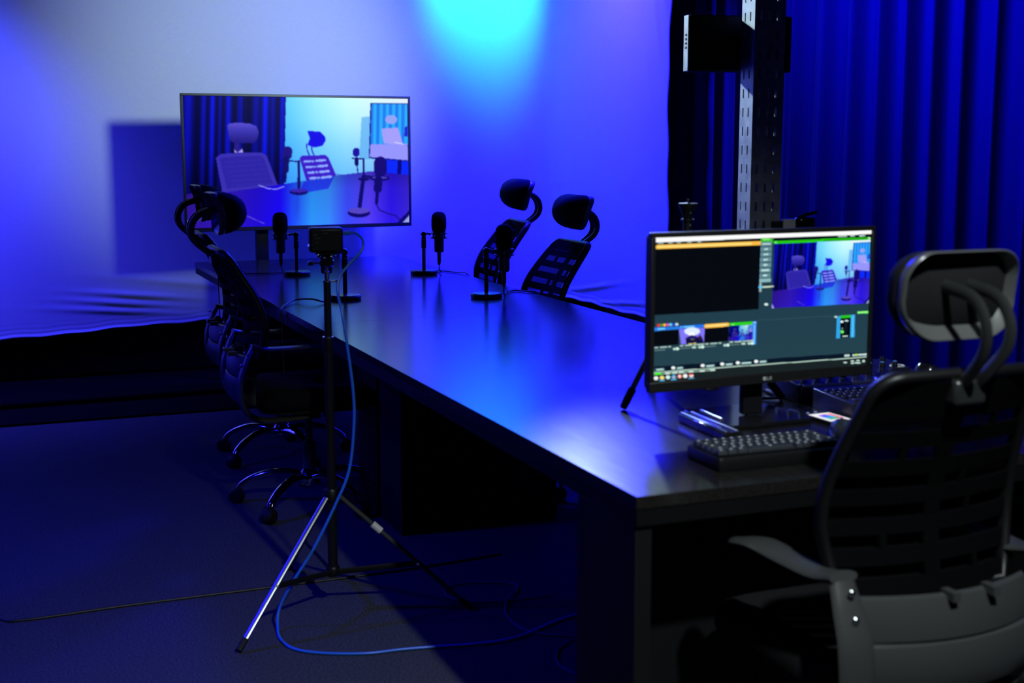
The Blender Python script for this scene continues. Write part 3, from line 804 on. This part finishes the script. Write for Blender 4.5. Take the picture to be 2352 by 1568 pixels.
# ------------------------------------------------------------------ microphones on round-base desk stands
def make_mic():
    r = empty('microphone', (0, 0, 0))
    MB().lathe([(.060, 0), (.066, .002), (.067, .016), (.062, .021), (.02, .023), (.012, .026)], n=40).build('base', M['metalblack'], r, angle=25)
    MB().lathe([(.009, .022), (.009, .13), (.0125, .132), (.0125, .150), (.012, .185), (.009, .187)], n=16).build('pole', M['metalblack'], r)
    MB().lathe([(.0132, .0), (.0132, .003)], c=(0, 0, .172), n=16).build('collar', M['aluminium'], r)
    j = MB(); j.lathe([(.012, -.012), (.014, -.008), (.014, .008), (.012, .012)], n=14, mtx=Matrix.Translation((0, 0, .200)) @ Matrix.Rotation(PI / 2, 4, 'X')); j.box(-.009, .009, -.006, .006, .183, .2)
    j.build('swivel_joint', M['metalblack'], r, bevel=.001)
    MB().tube([(.0, 0, .203), (.02, 0, .203), (.036, 0, .198)], .005, 8).build('arm', M['metalblack'], r)
    ring = MB()
    for zz in (.182, .205):
        ring.rings([[Vector((.076 + (.040 + .003 * math.cos(b)) * math.cos(a), (.040 + .003 * math.cos(b)) * math.sin(a), zz + .003 * math.sin(b))) for b in [2 * PI * k / 8 for k in range(8)]] for a in [2 * PI * i / 36 for i in range(36)]], close=True)
    for i in range(4):
        a = PI / 4 + PI / 2 * i
        ring.cyl((.076 + .040 * math.cos(a), .040 * math.sin(a), .182), (.076 + .040 * math.cos(a), .040 * math.sin(a), .205), .003, 6)
        ring.cyl((.076 + .040 * math.cos(a), .040 * math.sin(a), .205), (.076 + .022 * math.cos(a + .5), .022 * math.sin(a + .5), .192), .0015, 5)
        ring.cyl((.076 + .040 * math.cos(a), .040 * math.sin(a), .182), (.076 + .022 * math.cos(a - .5), .022 * math.sin(a - .5), .192), .0015, 5)
    ring.build('shock_mount', M['metalblack'], r)
    MB().lathe([(.012, .108), (.022, .112), (.024, .12), (.024, .20), (.027, .212)], c=(.076, 0, 0), n=24).build('body', M['satin'], r)
    MB().lathe([(.026, .205), (.033, .215), (.037, .235), (.037, .275), (.034, .293), (.025, .306), (.012, .311), (.001, .312)], c=(.076, 0, 0), n=28).build('windscreen', M['foam'], r, angle=80)
    MB().lathe([(.004, .045), (.008, .055), (.0095, .07), (.0095, .108)], c=(.076, 0, 0), n=14).build('plug', M['blackcable'], r)
    return r
mic = make_mic()
GM = 'black desk microphones on the tables'
spec = [((.955, 4.14), -20, 0, 'black desk microphone standing alone before the blue backdrop, right of the television'),
        ((.883, 3.085), -14, 0, 'black desk microphone standing in front of a right-hand office chair'),
        ((.357, 4.336), 180 - 16, 0, 'black desk microphone overlapping the lower left of the television'),
        ((.312, 3.249), 180 - 20, 0, 'black desk microphone mostly hidden behind the camera on the light stand')]
for i, ((x, y), a, _, lb) in enumerate(spec):
    m_ = mic if i == 0 else copy_tree(mic)
    m_.location = (x, y, .7505); m_.rotation_euler = (0, 0, math.radians(a))
    if i == 2: m_.rotation_euler = (0, math.radians(0), math.radians(a))
    tag(m_, lb, 'microphone', GM)
def cable(name, pts, r, m, label, n=8, cat='cable', group=None, sp=8):
    o = MB().tube(spline(pts, sp), r, n).build(name, m)
    return tag(o, label, cat, group)
def mplug(i):
    (x, y), a, _, _ = spec[i]; a = math.radians(a)
    return (x + .076 * math.cos(a), y + .076 * math.sin(a), .7505 + .046)
GC = 'black microphone cables on the tables'
zt = .7545
p = mplug(0); cable('microphone_cable', [p, (p[0] + .002, p[1] + .005, .775), (p[0] + .02, p[1] + .03, .757), (1.06, 4.26, zt), (1.10, 4.20, zt), (1.13, 4.12, zt), (1.147, 4.05, .756), (1.152, 4.02, .72), (1.152, 4.0, .5)], .0028, M['blackcable'], 'thin black cable from the microphone standing alone before the blue backdrop', group=GC)
p = mplug(1); cable('microphone_cable', [p, (p[0], p[1] + .005, .775), (p[0] + .02, p[1] + .04, .757), (1.03, 3.22, zt), (1.09, 3.27, zt), (1.12, 3.22, zt), (1.147, 3.16, .756), (1.152, 3.13, .72), (1.152, 3.1, .5)], .0032, M['blackcable'], 'thin black cable from the microphone in front of the right-hand chair', group=GC)
p = mplug(2); cable('microphone_cable', [p, (p[0] + .01, p[1], .77), (p[0] + .05, p[1] + .03, .757), (.37, 4.45, zt), (.40, 4.50, zt), (.36, 4.47, zt), (.24, 4.45, zt), (.12, 4.47, zt), (.03, 4.46, zt), (-.008, 4.45, .755), (-.012, 4.44, .72), (-.012, 4.43, .5)], .0026, M['blackcable'], 'thin black cable from the microphone below the television', group=GC)
p = mplug(3); cable('microphone_cable', [p, (p[0] + .0, p[1] - .01, .77), (.20, 3.16, .757), (.15, 3.175, .768), (.097, 3.226, .762), (.041, 3.137, .757), (-.006, 3.03, .754), (-.014, 3.0, .72), (-.014, 2.98, .5)], .0036, M['blackcable'], 'black cable leading from the hidden microphone over the left table edge', group=GC)

# ------------------------------------------------------------------ light stand with a small camera on top
px, py = -.168, 1.65
ls = empty('light_stand', (px, py, 0))
MB().lathe([(.011, .82), (.011, 1.006)], n=16).build('upper_pole', M['metalblack'], ls)
MB().lathe([(.0135, .36), (.0135, .80), (.017, .80), (.017, .835), (.012, .838)], n=16).build('middle_pole', M['metalblack'], ls)
MB().lathe([(.0150, .11), (.0150, .37)], n=16).build('lower_pole', M['metalblack'], ls)
MB().lathe([(.017, 0), (.017, .006)], c=(0, 0, .832), n=16).build('pole_ring', M['aluminium'], ls)
k = MB(); k.lathe([(.0135, 0), (.0135, .005)], c=(0, 0, 1.0), n=16); k.cyl((.012, 0, 1.003), (.026, -.004, 1.003), .003, 8)
k.lathe([(.002, -.004), (.006, -.003), (.007, 0), (.006, .003), (.002, .004)], c=(.029, -.004, 1.003), n=12)
k.build('clamp_knob', M['aluminium'], ls)
MB().lathe([(.005, 1.006), (.0075, 1.008), (.0075, 1.030), (.005, 1.032), (.005, 1.046)], n=14).build('spigot', M['aluminium'], ls)
MB().lathe([(.02, .34), (.024, .345), (.024, .372), (.02, .378)], n=20).build('leg_collar', M['plastic'], ls)
MB().lathe([(.018, .105), (.021, .11), (.021, .13), (.018, .135)], n=20).build('brace_collar', M['plastic'], ls)
for i, a in enumerate((-143.5, -23.5, 96.5)):
    ca, sa = math.cos(math.radians(a)), math.sin(math.radians(a))
    Rr = .415
    p0 = Vector((ca * .026, sa * .026, .352)); p1 = Vector((ca * Rr, sa * Rr, .010))
    lg = MB().tube([p0, p1], .008, 10, flat=(.007, .009), up=(0, 0, 1)).build('leg', M['satin'] if i else M['aluminium'], ls)  # first leg gets bright metal to imitate light falling on it
    if i == 0: lg['label'] = 'stand leg in pale metal standing in for light on it'
    d = (p1 - p0).normalized()
    MB().tube([p1 - d * .035, p1 + d * .004], .010, 10).build('rubber_foot', M['rubber'], lg)
    mid = p0.lerp(p1, .60)
    st = MB(); st.tube([(ca * .02, sa * .02, .118), (mid.x, mid.y, mid.z)], .007, 8, flat=(.009, .003), up=(0, 0, 1))
    so = st.build('brace', M['metalblack'], ls)
    MB().lathe([(.004, -.012), (.005, -.011), (.005, .011), (.004, .012)], n=8, mtx=Matrix.Translation(mid) @ Matrix.Rotation(math.radians(a), 4, 'Z') @ Matrix.Rotation(PI / 2, 4, 'X')).build('rivet', M['screw'], so)
    if i == 1:
        q = p0.lerp(p1, .27)
        MB().tube([q - d * .012, q + d * .022], .0115, 12).build('sticker', M['whiteplastic'], lg)['label'] = 'white paper sticker wrapped round the leg'
tag(ls, 'black tripod light stand carrying a small camera left of the tables', 'stand')
bh = empty('ball_head', (px, py, 1.047)); bh.scale = (1, 1, .72)
MB().lathe([(.018, 0), (.022, .003), (.022, .022), (.018, .026)], n=22).build('base', M['gloss'], bh)
MB().lathe([(.010, .020), (.018, .026), (.020, .034), (.014, .044), (.010, .048)], n=20).build('ball', M['gloss'], bh)
q = MB(); q.lathe([(.030, .046), (.034, .048), (.034, .055), (.03, .058)], n=26); q.build('plate', M['gloss'], bh)
q = MB(); q.cyl((-.02, -.004, .014), (-.046, -.01, .014), .0035, 8); q.lathe([(.004, -.008), (.009, -.006), (.009, .006), (.004, .008)], n=12, mtx=Matrix.Translation((-.05, -.011, .014)) @ Matrix.Rotation(PI / 2, 4, 'Y')); q.build('lock_knob', M['gloss'], bh)
q = MB(); q.cyl((.03, 0, .052), (.052, .0, .052), .005, 8); q.build('plate_knob', M['gloss'], bh)
for (sx, sz) in ((-.012, .036), (.008, .040), (-.03, .05)):
    MB().lathe([(.004, 0), (.004, .003), (.002, .004)], n=8, mtx=Matrix.Translation((sx, -.024, sz)) @ Matrix.Rotation(PI / 2, 4, 'X')).build('bolt', M['screw'], bh)
tag(bh, 'glossy black ball head on top of the light stand', 'tripod head')
cv = empty('video_camera', (px, py + .01, 1.088), math.radians(-10))
MB().box(-.049, .049, -.035, .035, 0, .072).build('body', M['plastic'], cv, bevel=.008, segs=3)
MB().lathe([(.026, 0), (.030, .004), (.030, .035), (.027, .04), (.024, .036), (.002, .034)], n=28, mtx=Matrix.Translation((0, .034, .037)) @ Matrix.Rotation(-PI / 2, 4, 'X')).build('lens', M['gloss'], cv)
MB().box(-.052, -.0485, -.02, -.01, .018, .024).build('status_light', M['led_b'], cv)
q = MB()
for (x0, z0, wd) in ((-.036, .050, .01), (-.01, .054, .016), (-.034, .040, .018), (-.03, .028, .007)): q.box(x0, x0 + wd, -.0365, -.0348, z0, z0 + .004)
q.build('buttons', M['satin'], cv)
MB().box(.049, .075, -.006, .006, .048, .060).build('plug', M['bluecable'], cv, bevel=.003)['label'] = 'blue cable plug in the camera side'
tag(cv, 'small black box camera seen from behind on the light stand', 'camera')
blue_pts = [(-.094, 1.655, 1.142), (-.078, 1.652, 1.141), (-.058, 1.65, 1.120), (-.064, 1.645, 1.088), (-.105, 1.63, 1.052), (-.140, 1.615, 1.015), (-.149, 1.60, .97), (-.146, 1.57, .92), (-.137, 1.555, .829), (-.122, 1.55, .686), (-.122, 1.55, .582), (-.139, 1.55, .453), (-.183, 1.55, .352), (-.25, 1.55, .228), (-.315, 1.555, .13), (-.352, 1.565, .055), (-.366, 1.53, .012), (-.375, 1.448, .006), (-.357, 1.362, .006), (-.292, 1.301, .006), (-.181, 1.253, .006), (-.083, 1.244, .006), (.002, 1.23, .006), (.136, 1.204, .006), (.258, 1.209, .006), (.45, 1.30, .006), (.7, 1.35, .006)]
cable('network_cable', blue_pts, .0042, M['bluecable'], 'bright blue cable looping from the camera down to the carpet', n=10)
cable('floor_cable', [(-1.14, 2.2, .004), (-1.125, 2.0, .004), (-1.105, 1.916, .004), (-1.041, 1.891, .004), (-.739, 1.906, .004), (-.282, 1.908, .004), (.165, 1.915, .004), (.5, 1.95, .004)], .004, M['blackcable'], 'long thin black cable running straight across the carpet')
cable('network_cable', [(.5, 1.50, .005), (.42, 1.50, .005), (.323, 1.509, .005), (.236, 1.544, .005), (.188, 1.60, .005), (.195, 1.66, .005), (.24, 1.705, .005), (.323, 1.699, .005), (.422, 1.645, .005), (.40, 1.57, .005), (.356, 1.525, .011), (.307, 1.432, .005), (.29, 1.32, .005), (.31, 1.236, .005), (.401, 1.162, .005), (.6, 1.1, .005)], .0032, M['darkblue'], 'thin blue cable looped loosely on the carpet under the near table')
cable('network_cable', [(.62, 1.17, .0045), (.47, 1.145, .005), (.387, 1.131, .005), (.319, 1.071, .005), (.286, .983, .005), (.31, .90, .005), (.42, .85, .005)], .003, M['darkblue'], 'thin blue cable making one bend on the carpet beside the table leg')

# ------------------------------------------------------------------ slotted steel column with LED panel
colm = empty('steel_column', (1.335, 1.70, 0), math.radians(-9))
cs_ = .108; th_ = .003
def slotted_face(slots_x, width, z0, z1, pitch=.062, sw=.0065, sh=.030, phase=.0):
    """flat plate in XZ with real slots; returns MB with thickness"""
    mb = MB()
    xs = [-width / 2]
    for x in slots_x: xs += [x - sw / 2, x + sw / 2]
    xs.append(width / 2)
    for i in range(0, len(xs), 2): mb.box(xs[i], xs[i + 1], 0, th_, z0, z1)
    n = int((z1 - z0) / pitch)
    for x in slots_x:
        z = z0
        for k in range(n + 1):
            a = z0 + phase + k * pitch
            mb.box(x - sw / 2, x + sw / 2, 0, th_, z, min(a, z1)); z = a + sh
            if z >= z1: break
        if z < z1: mb.box(x - sw / 2, x + sw / 2, 0, th_, z, z1)
    return mb
for i, a in enumerate((0, 90, 180, 270)):
    mtx = Matrix.Rotation(math.radians(a), 4, 'Z') @ Matrix.Translation((0, -cs_ / 2, 0))
    f = slotted_face((-.033, -.003, .027) if a == 0 else (-.026, .018), cs_ - .001, 0.0, 3.0, sw=.009, sh=.030)
    f.v = [tuple(mtx @ Vector(v)) for v in f.v]
    f.build('flange', M['galv'], colm, smooth=False)
MB().box(-.075, .075, -.075, .075, 0, .006).build('base_plate', M['galv'], colm, bevel=.001)
tag(colm, 'slotted galvanised steel column standing behind the monitor', 'column')
pn = empty('led_panel', (1.325, 1.835, 1.640), math.radians(-9))
MB().box(-.185, .185, -.022, .022, 0, .188).build('body', M['plastic'], pn, bevel=.006)
MB().box(-.1905, -.186, -.021, .021, .002, .186).build('side_trim', M['galv'], pn, bevel=.001)['label'] = 'silver side edge with small slots'
q = MB()
for i in range(4): q.box(-.192, -.1904, -.010, .006, .076 + .014 * i, .083 + .014 * i)
q.build('vent_slots', M['rubber'], pn)
MB().box(-.172, .172, .0225, .0255, .012, .176).build('diffuser', M['whiteplastic'], pn, bevel=.001)
MB().box(-.03, .03, -.06, -.022, .06, .12).build('mounting_bracket', M['metalblack'], pn, bevel=.002)
tag(pn, 'dark rectangular LED light panel fixed to the steel column', 'light panel')
wc = empty('webcam', (1.43, 1.605, 1.06), math.radians(-20))
MB().box(-.055, -.012, -.02, .02, .055, .092).build('housing', M['whiteplastic'], wc, bevel=.004)['label'] = 'white mounting block'
MB().box(-.012, .055, -.022, .022, .048, .098).build('body', M['gloss'], wc, bevel=.008)
MB().tube([(.0, 0, .094), (.03, 0, .108), (.062, 0, .114)], .006, 8).build('hood', M['gloss'], wc)
MB().lathe([(.004, 0), (.004, .002)], n=10, mtx=Matrix.Translation((.02, -.022, .058)) @ Matrix.Rotation(PI / 2, 4, 'X')).build('status_light', M['led_c'], wc)
MB().box(-.09, -.05, -.012, .012, .06, .085).build('clamp', M['metalblack'], wc, bevel=.003)
tag(wc, 'small black device with cyan light clamped to the column above the monitor', 'webcam')

# ------------------------------------------------------------------ monitor
mo = empty('computer_monitor', (.580, .475, .75), math.radians(2.2))
mw, mh, mz = .622, .362, .277
frame(mb := MB(), mw, mh, .011, -.004, .014, mz, .024)
mb.build('bezel', M['bezel'], mo, bevel=.002)
MB().box(-mw / 2 + .004, mw / 2 - .004, .004, .036, mz - mh / 2 + .004, mz + mh / 2 - .004).build('housing', M['plastic'], mo, bevel=.01, segs=3)
screen_mesh('screen', monimg, mw - .022, mh - .035, M['monpic'], mo, (0, .001, mz + .0065))
lg = MB()
lg.lathe([(.001, -.0008), (.0048, -.0008), (.0048, .0002), (.001, .0002)], n=18, mtx=Matrix.Translation((-.001, -.0045, mz - mh / 2 + .012)) @ Matrix.Rotation(PI / 2, 4, 'X'))
def strokes(mb, pts, wd, x0, z0, y):
    for (a, b), (c, d) in zip(pts, pts[1:]):
        v = Vector((c - a, 0, d - b)); n_ = Vector((-v.z, 0, v.x)).normalized() * wd / 2
        P0, P1 = Vector((x0 + a, y, z0 + b)), Vector((x0 + c, y, z0 + d)); e = v.normalized() * wd / 2
        q = [P0 - n_ - e, P1 - n_ + e, P1 + n_ + e, P0 + n_ - e]
        mb.add(q + [Vector((k.x, y + .0006, k.z)) for k in q], [(0, 1, 2, 3), (4, 7, 6, 5), (0, 4, 5, 1), (1, 5, 6, 2), (2, 6, 7, 3), (3, 7, 4, 0)])
strokes(lg, [(0, .007), (0, 0), (.0045, 0)], .0013, .006, mz - mh / 2 + .0085, -.0047)
strokes(lg, [(.006, .0065), (.003, .007), (0, .005), (0, .002), (.003, 0), (.006, .0005), (.006, .0035), (.0035, .0035)], .0013, .0125, mz - mh / 2 + .0085, -.0047)
lg.build('logo', M['logo'], mo)['label'] = 'grey round mark and letters LG'
MB().box(-.16, -.125, -.003, .014, mz - mh / 2 - .006, mz - mh / 2).build('menu_button', M['plastic'], mo, bevel=.002)
nk = MB(); nk.box(-.027, .027, .040, .062, .014, mz + .03); nk.box(-.05, .05, .034, .05, mz - .05, mz + .05)
nk.build('neck', M['gloss'], mo, bevel=.003)
MB().rings([[Vector((x, y + .065, z)) for x, y in rrect(.235, .21, .012, 4)] for z in (0.001, .011)]).build('stand_base', M['gloss'], mo, bevel=.0015)
tag(mo, 'wide black desktop monitor showing video switching software', 'monitor')

# ------------------------------------------------------------------ keyboard
kb = empty('keyboard', (.395, .165, .75), math.radians(-1))
MB().rings([[Vector((x, y, z)) for x, y in rrect(.315 * s, .138 * s, .008, 4)] for z, s in ((.001, .985), (.006, 1.0), (.026, 1.0), (.028, .99))]).build('case', M['plastic'], kb, angle=40)
rows = [[1] * 13 + [2], [1.5] + [1] * 12 + [1.5], [1.75] + [1] * 11 + [2.25], [2.25] + [1] * 10 + [1.75, 1], [1.25, 1.25, 1.25, 6.25, 1, 1, 1, 1, 1, 1]]
u = .0197
keyproto = {}
for ri, row in enumerate(rows):
    x = -7.5 * u; tot = sum(row)
    y = .050 - ri * .0225
    for ki, kw in enumerate(row):
        kwid = kw * 15 / tot * u
        cx = x + kwid / 2; x += kwid
        key = round(kwid, 4)
        if key not in keyproto:
            a, b = (kwid - .0018) / 2, .0098
            kk = MB(); kk.rings([[Vector((sx * a * s, sy * b * s + dy, z)) for sx, sy in ((1, 1), (-1, 1), (-1, -1), (1, -1))] for z, s, dy in ((0, 1, 0), (.004, .97, 0), (.0095, .80, .001))])
            ko = kk.build('key', M['keycap'], kb, bevel=.0008)
            lgm = MB(); lgm.box(-.0028, .0028, -.0012, .0036, .0096, .0099); lo_ = lgm.build('legend', M['keycap_print'], ko, smooth=False)
            keyproto[key] = (ko, lo_)
        else:
            ko0, lo0 = keyproto[key]
            ko = ko0.copy(); C.objects.link(ko); ko.parent = kb
            if kw < 2.5:
                l2 = lo0.copy(); C.objects.link(l2); l2.parent = ko
        ko.location = (cx, y, .029 + (.001 if ri in (0, 4) else 0))
tag(kb, 'dark compact mechanical keyboard in front of the monitor', 'keyboard')

# ------------------------------------------------------------------ things around the monitor
sd = empty('equipment_case', (.422, .452, .75), math.radians(-3))
MB().box(-.024, .024, -.115, .115, 0, .020).build('body', M['gloss'], sd, bevel=.003)
for x in (-.016, .010):
    MB().box(x - .003, x + .003, -.112, .112, .0202, .0232).build('rail', M['aluminium'], sd, bevel=.001)['label'] = 'shiny silver rail'
MB().tube([(.022, -.02, .027), (.024, .09, .027)], .0045, 10).build('pen_clip', M['satin'], sd)
tag(sd, 'long narrow black case with two silver rails left of the monitor base', 'case')
tp = empty('mini_tripod', (.575, .84, .75))
tc_ = Vector((0, 0, .33))
MB().lathe([(.016, .27), (.018, .275), (.018, .33), (.012, .335), (.012, .455), (.017, .457), (.017, .462)], n=20).build('center_column', M['plastic'], tp)
MB().lathe([(.012, .462), (.015, .475), (.020, .487), (.0245, .497), (.0245, .502), (.006, .503), (.003, .504), (.003, .512)], n=24).build('mounting_plate', M['plastic'], tp)
for zz in (.445, .478):
    MB().lathe([(.0035, 0), (.0035, .002), (.001, .003)], n=10, mtx=Matrix.Translation((0, -.0145, zz)) @ Matrix.Rotation(PI / 2, 4, 'X')).build('screw', M['screw'], tp)
for ang in (204, 324, 84):
    ca, sa = math.cos(math.radians(ang)), math.sin(math.radians(ang))
    foot = Vector((ca * .252, sa * .252, .006)); top = Vector((ca * .015, sa * .015, .29)); d = (foot - top).normalized()
    l_ = MB().tube([top, foot - d * .05], .0075, 10).build('leg', M['satin'], tp)
    MB().tube([foot - d * .055, foot - d * .02, foot], .011, 10, radii=[.0105, .0105, .009]).build('rubber_foot', M['rubber'], l_)
tag(tp, 'small black tripod with empty mounting plate behind the monitor', 'tripod')

ph = empty('smartphone', (.742, .475, .75), math.radians(3))
MB().rings([[Vector((x, y, z)) for x, y in rrect(.072, .17, .008, 4)] for z in (.001, .009)]).build('body', M['gloss'], ph, bevel=.001)
def paint_phone():
    c = Canvas(60, 70, [(0, 0), (60, 0), (60, 70), (0, 70)])
    c.I[:] = (245, 245, 252)
    for i in range(5):
        col = [(150, 90, 235), (70, 90, 240), (60, 150, 250), (60, 190, 200), (60, 170, 110)][i]
        c.poly([(14, 16 + 8 * i), (38 + 2 * i, 12 + 8 * i), (38 + 2 * i, 20 + 8 * i), (14, 24 + 8 * i)], col)
    c.poly([(44, 8), (54, 8), (54, 52), (44, 52)], (250, 110, 140)); c.poly([(42, 6), (50, 6), (50, 12), (42, 12)], (240, 220, 80)); c.poly([(30, 58), (48, 58), (48, 66), (30, 66)], (250, 130, 150))
    c.blur(1, 2); return c.I
pim = paint_phone()
so = screen_mesh('screen', pim, .062, .086, M['monpic'], ph, (0, -.036, .0095)); so.rotation_euler = (-PI / 2, 0, 0)
for x, y in ((-.02, .022), (.004, .024)):
    MB().lathe([(.004, 0), (.0045, .001), (.0035, .0015)], c=(x, y, .0092), n=10).build('button', M['whiteplastic'], ph)
MB().box(-.032, -.028, .045, .080, .009, .0105).build('side_key', M['aluminium'], ph)
tag(ph, 'black handheld device with a bright colourful screen right of the monitor base', 'phone')

sw = empty('video_switcher', (.945, .50, .75), math.radians(-2))
MB().rings([[Vector((x, y + (0 if z < .03 else 0), z + (.010 * (y + .09) / .18 if z > .02 else 0))) for x, y in rrect(.30, .17, .006, 3)] for z in (.002, .040)]).build('body', M['mixer'], sw, bevel=.001)
kp = None
for r_ in range(4):
    for c_ in range(8):
        if kp is None:
            kp = MB().box(-.0075, .0075, -.0065, .0065, 0, .004).build('button', M['plastic'], sw, bevel=.001); kk = kp
        else:
            kk = kp.copy(); C.objects.link(kk); kk.parent = sw
        kk.location = (-.13 + .021 * c_, -.028 + .024 * r_, .044 + .001 * r_)
wp = None
for c_ in range(5):
    if wp is None: wp = MB().box(-.013, .013, -.007, .007, 0, .005).build('wide_button', M['mixer'], sw, bevel=.001); kk = wp
    else: kk = wp.copy(); C.objects.link(kk); kk.parent = sw
    kk.location = (-.115 + .03 * c_, -.06, .041)
lm = MB()
rr = random.Random(5)
for r_ in range(3):
    for c_ in range(4): lm.box(.05 + c_ * .018, .058 + c_ * .018 + .004 * rr.random(), -.03 + .03 * r_, -.026 + .03 * r_, .0445, .0462)
lm.build('legend', M['whiteplastic'], sw, smooth=False)
tag(sw, 'black video switcher panel covered with small square buttons', 'switcher')

mx = empty('audio_mixer', (1.0, .735, .75), math.radians(-2))
MB().rings([[Vector((x, y, z + (.020 * (y + .11) / .22 if z > .02 else 0))) for x, y in rrect(.40, .20, .008, 3)] for z in (.002, .045)]).build('body', M['mixer'], mx, bevel=.0015)
kn = None
for r_ in range(3):
    for c_ in range(9):
        if kn is None:
            kn = MB().lathe([(.0085, 0), (.008, .006), (.006, .016), (.002, .017)], n=14).build('knob', M['plastic'], mx); kk = kn
            cp = MB().lathe([(.0055, .0165), (.005, .0185), (.001, .019)], n=12).build('knob_cap', mat('knob_cap_blue', (.1, .3, .6), .4), kk)
        else:
            kk = kn.copy(); C.objects.link(kk); kk.parent = mx
            if r_ == 1: c2 = cp.copy(); C.objects.link(c2); c2.parent = kk
        kk.location = (-.17 + .040 * c_, -.065 + .055 * r_, .048 + .005 * (r_ + 1))
MB().box(-.19, .19, -.101, -.098, .040, .047).build('front_trim', M['aluminium'], mx, bevel=.0008)
MB().rings([[Vector((.165 + (.018 + .003 * math.cos(b)) * math.cos(a), .0 + (.018 + .003 * math.cos(b)) * math.sin(a), .060 + .003 * math.sin(b))) for b in [2 * PI * k / 6 for k in range(6)]] for a in [2 * PI * i / 20 for i in range(20)]], close=True).build('dial_ring', M['whiteplastic'], mx)
tag(mx, 'black audio mixer with rows of knobs standing behind the switcher', 'mixer')

ms = empty('computer_mouse', (.672, .285, .75), math.radians(-25))
def mring(s, z): return [Vector((x * s, y * s, z)) for x, y in [(.030 * math.cos(a) * (1 + .08 * math.sin(a)), .054 * math.sin(a)) for a in [2 * PI * i / 28 for i in range(28)]]]
MB().rings([mring(.92, .001), mring(1, .006), mring(.98, .016), mring(.85, .027), mring(.6, .034), mring(.3, .037), mring(.05, .038)]).build('body', M['stem'], ms, angle=70)
MB().lathe([(.002, -.003), (.006, -.003), (.0065, 0), (.006, .003), (.002, .003)], n=14, mtx=Matrix.Translation((0, .028, .031)) @ Matrix.Rotation(PI / 2, 4, 'Y')).build('scroll_wheel', M['aluminium'], ms)
tag(ms, 'dark computer mouse beside the keyboard and the foreground chair', 'mouse')
hp_ = empty('headphones', (1.03, .52, .808), math.radians(20))
hpm = MB()
arcp = [(.07 * math.cos(a), .075 * math.sin(a), .012) for a in [PI * i / 18 for i in range(19)]]
hpm.tube(arcp, .006, 10, flat=(.006, .010), up=(0, 0, 1)); hpm.build('headband', M['gloss'], hp_)
for sx in (-1, 1):
    MB().lathe([(.02, -.012), (.034, -.010), (.036, 0), (.034, .012), (.018, .016), (.002, .017)], n=24, mtx=Matrix.Translation((sx * .068, -.02, .02)) @ Matrix.Rotation(sx * PI / 2 * .35, 4, 'Y')).build('ear_cup', M['gloss'], hp_)
tag(hp_, 'glossy black headphones lying on the switcher beyond the chair back', 'headphones')
ps = empty('power_strip', (1.02, .42, 0), math.radians(20))
MB().box(-.15, .15, -.03, .03, .001, .035).build('body', M['satin'], ps, bevel=.006)
for x in (-.10, -.04, .03, .09):
    MB().lathe([(.022, 0), (.023, .004), (.021, .026), (.012, .030), (.002, .031)], c=(x, 0, .035), n=20).build('plug', M['gloss'], ps)
tag(ps, 'black power strip with round plugs on the carpet under the near table', 'power strip')
cable('power_cable', [(1.17, .47, .018), (1.24, .55, .008), (1.3, .63, .005), (1.42, .66, .005), (1.6, .68, .005), (2.2, .80, .005), (2.7, .9, .005)], .005, M['blackcable'], 'black power cable on the carpet leading towards the curtain', n=8)
cable('monitor_cable', [(.60, .54, .95), (.62, .60, .86), (.65, .66, .77), (.70, .72, .757), (.78, .70, .757), (.80, .80, .757)], .004, M['blackcable'], 'black cable trailing from the monitor towards the mixer', n=8)
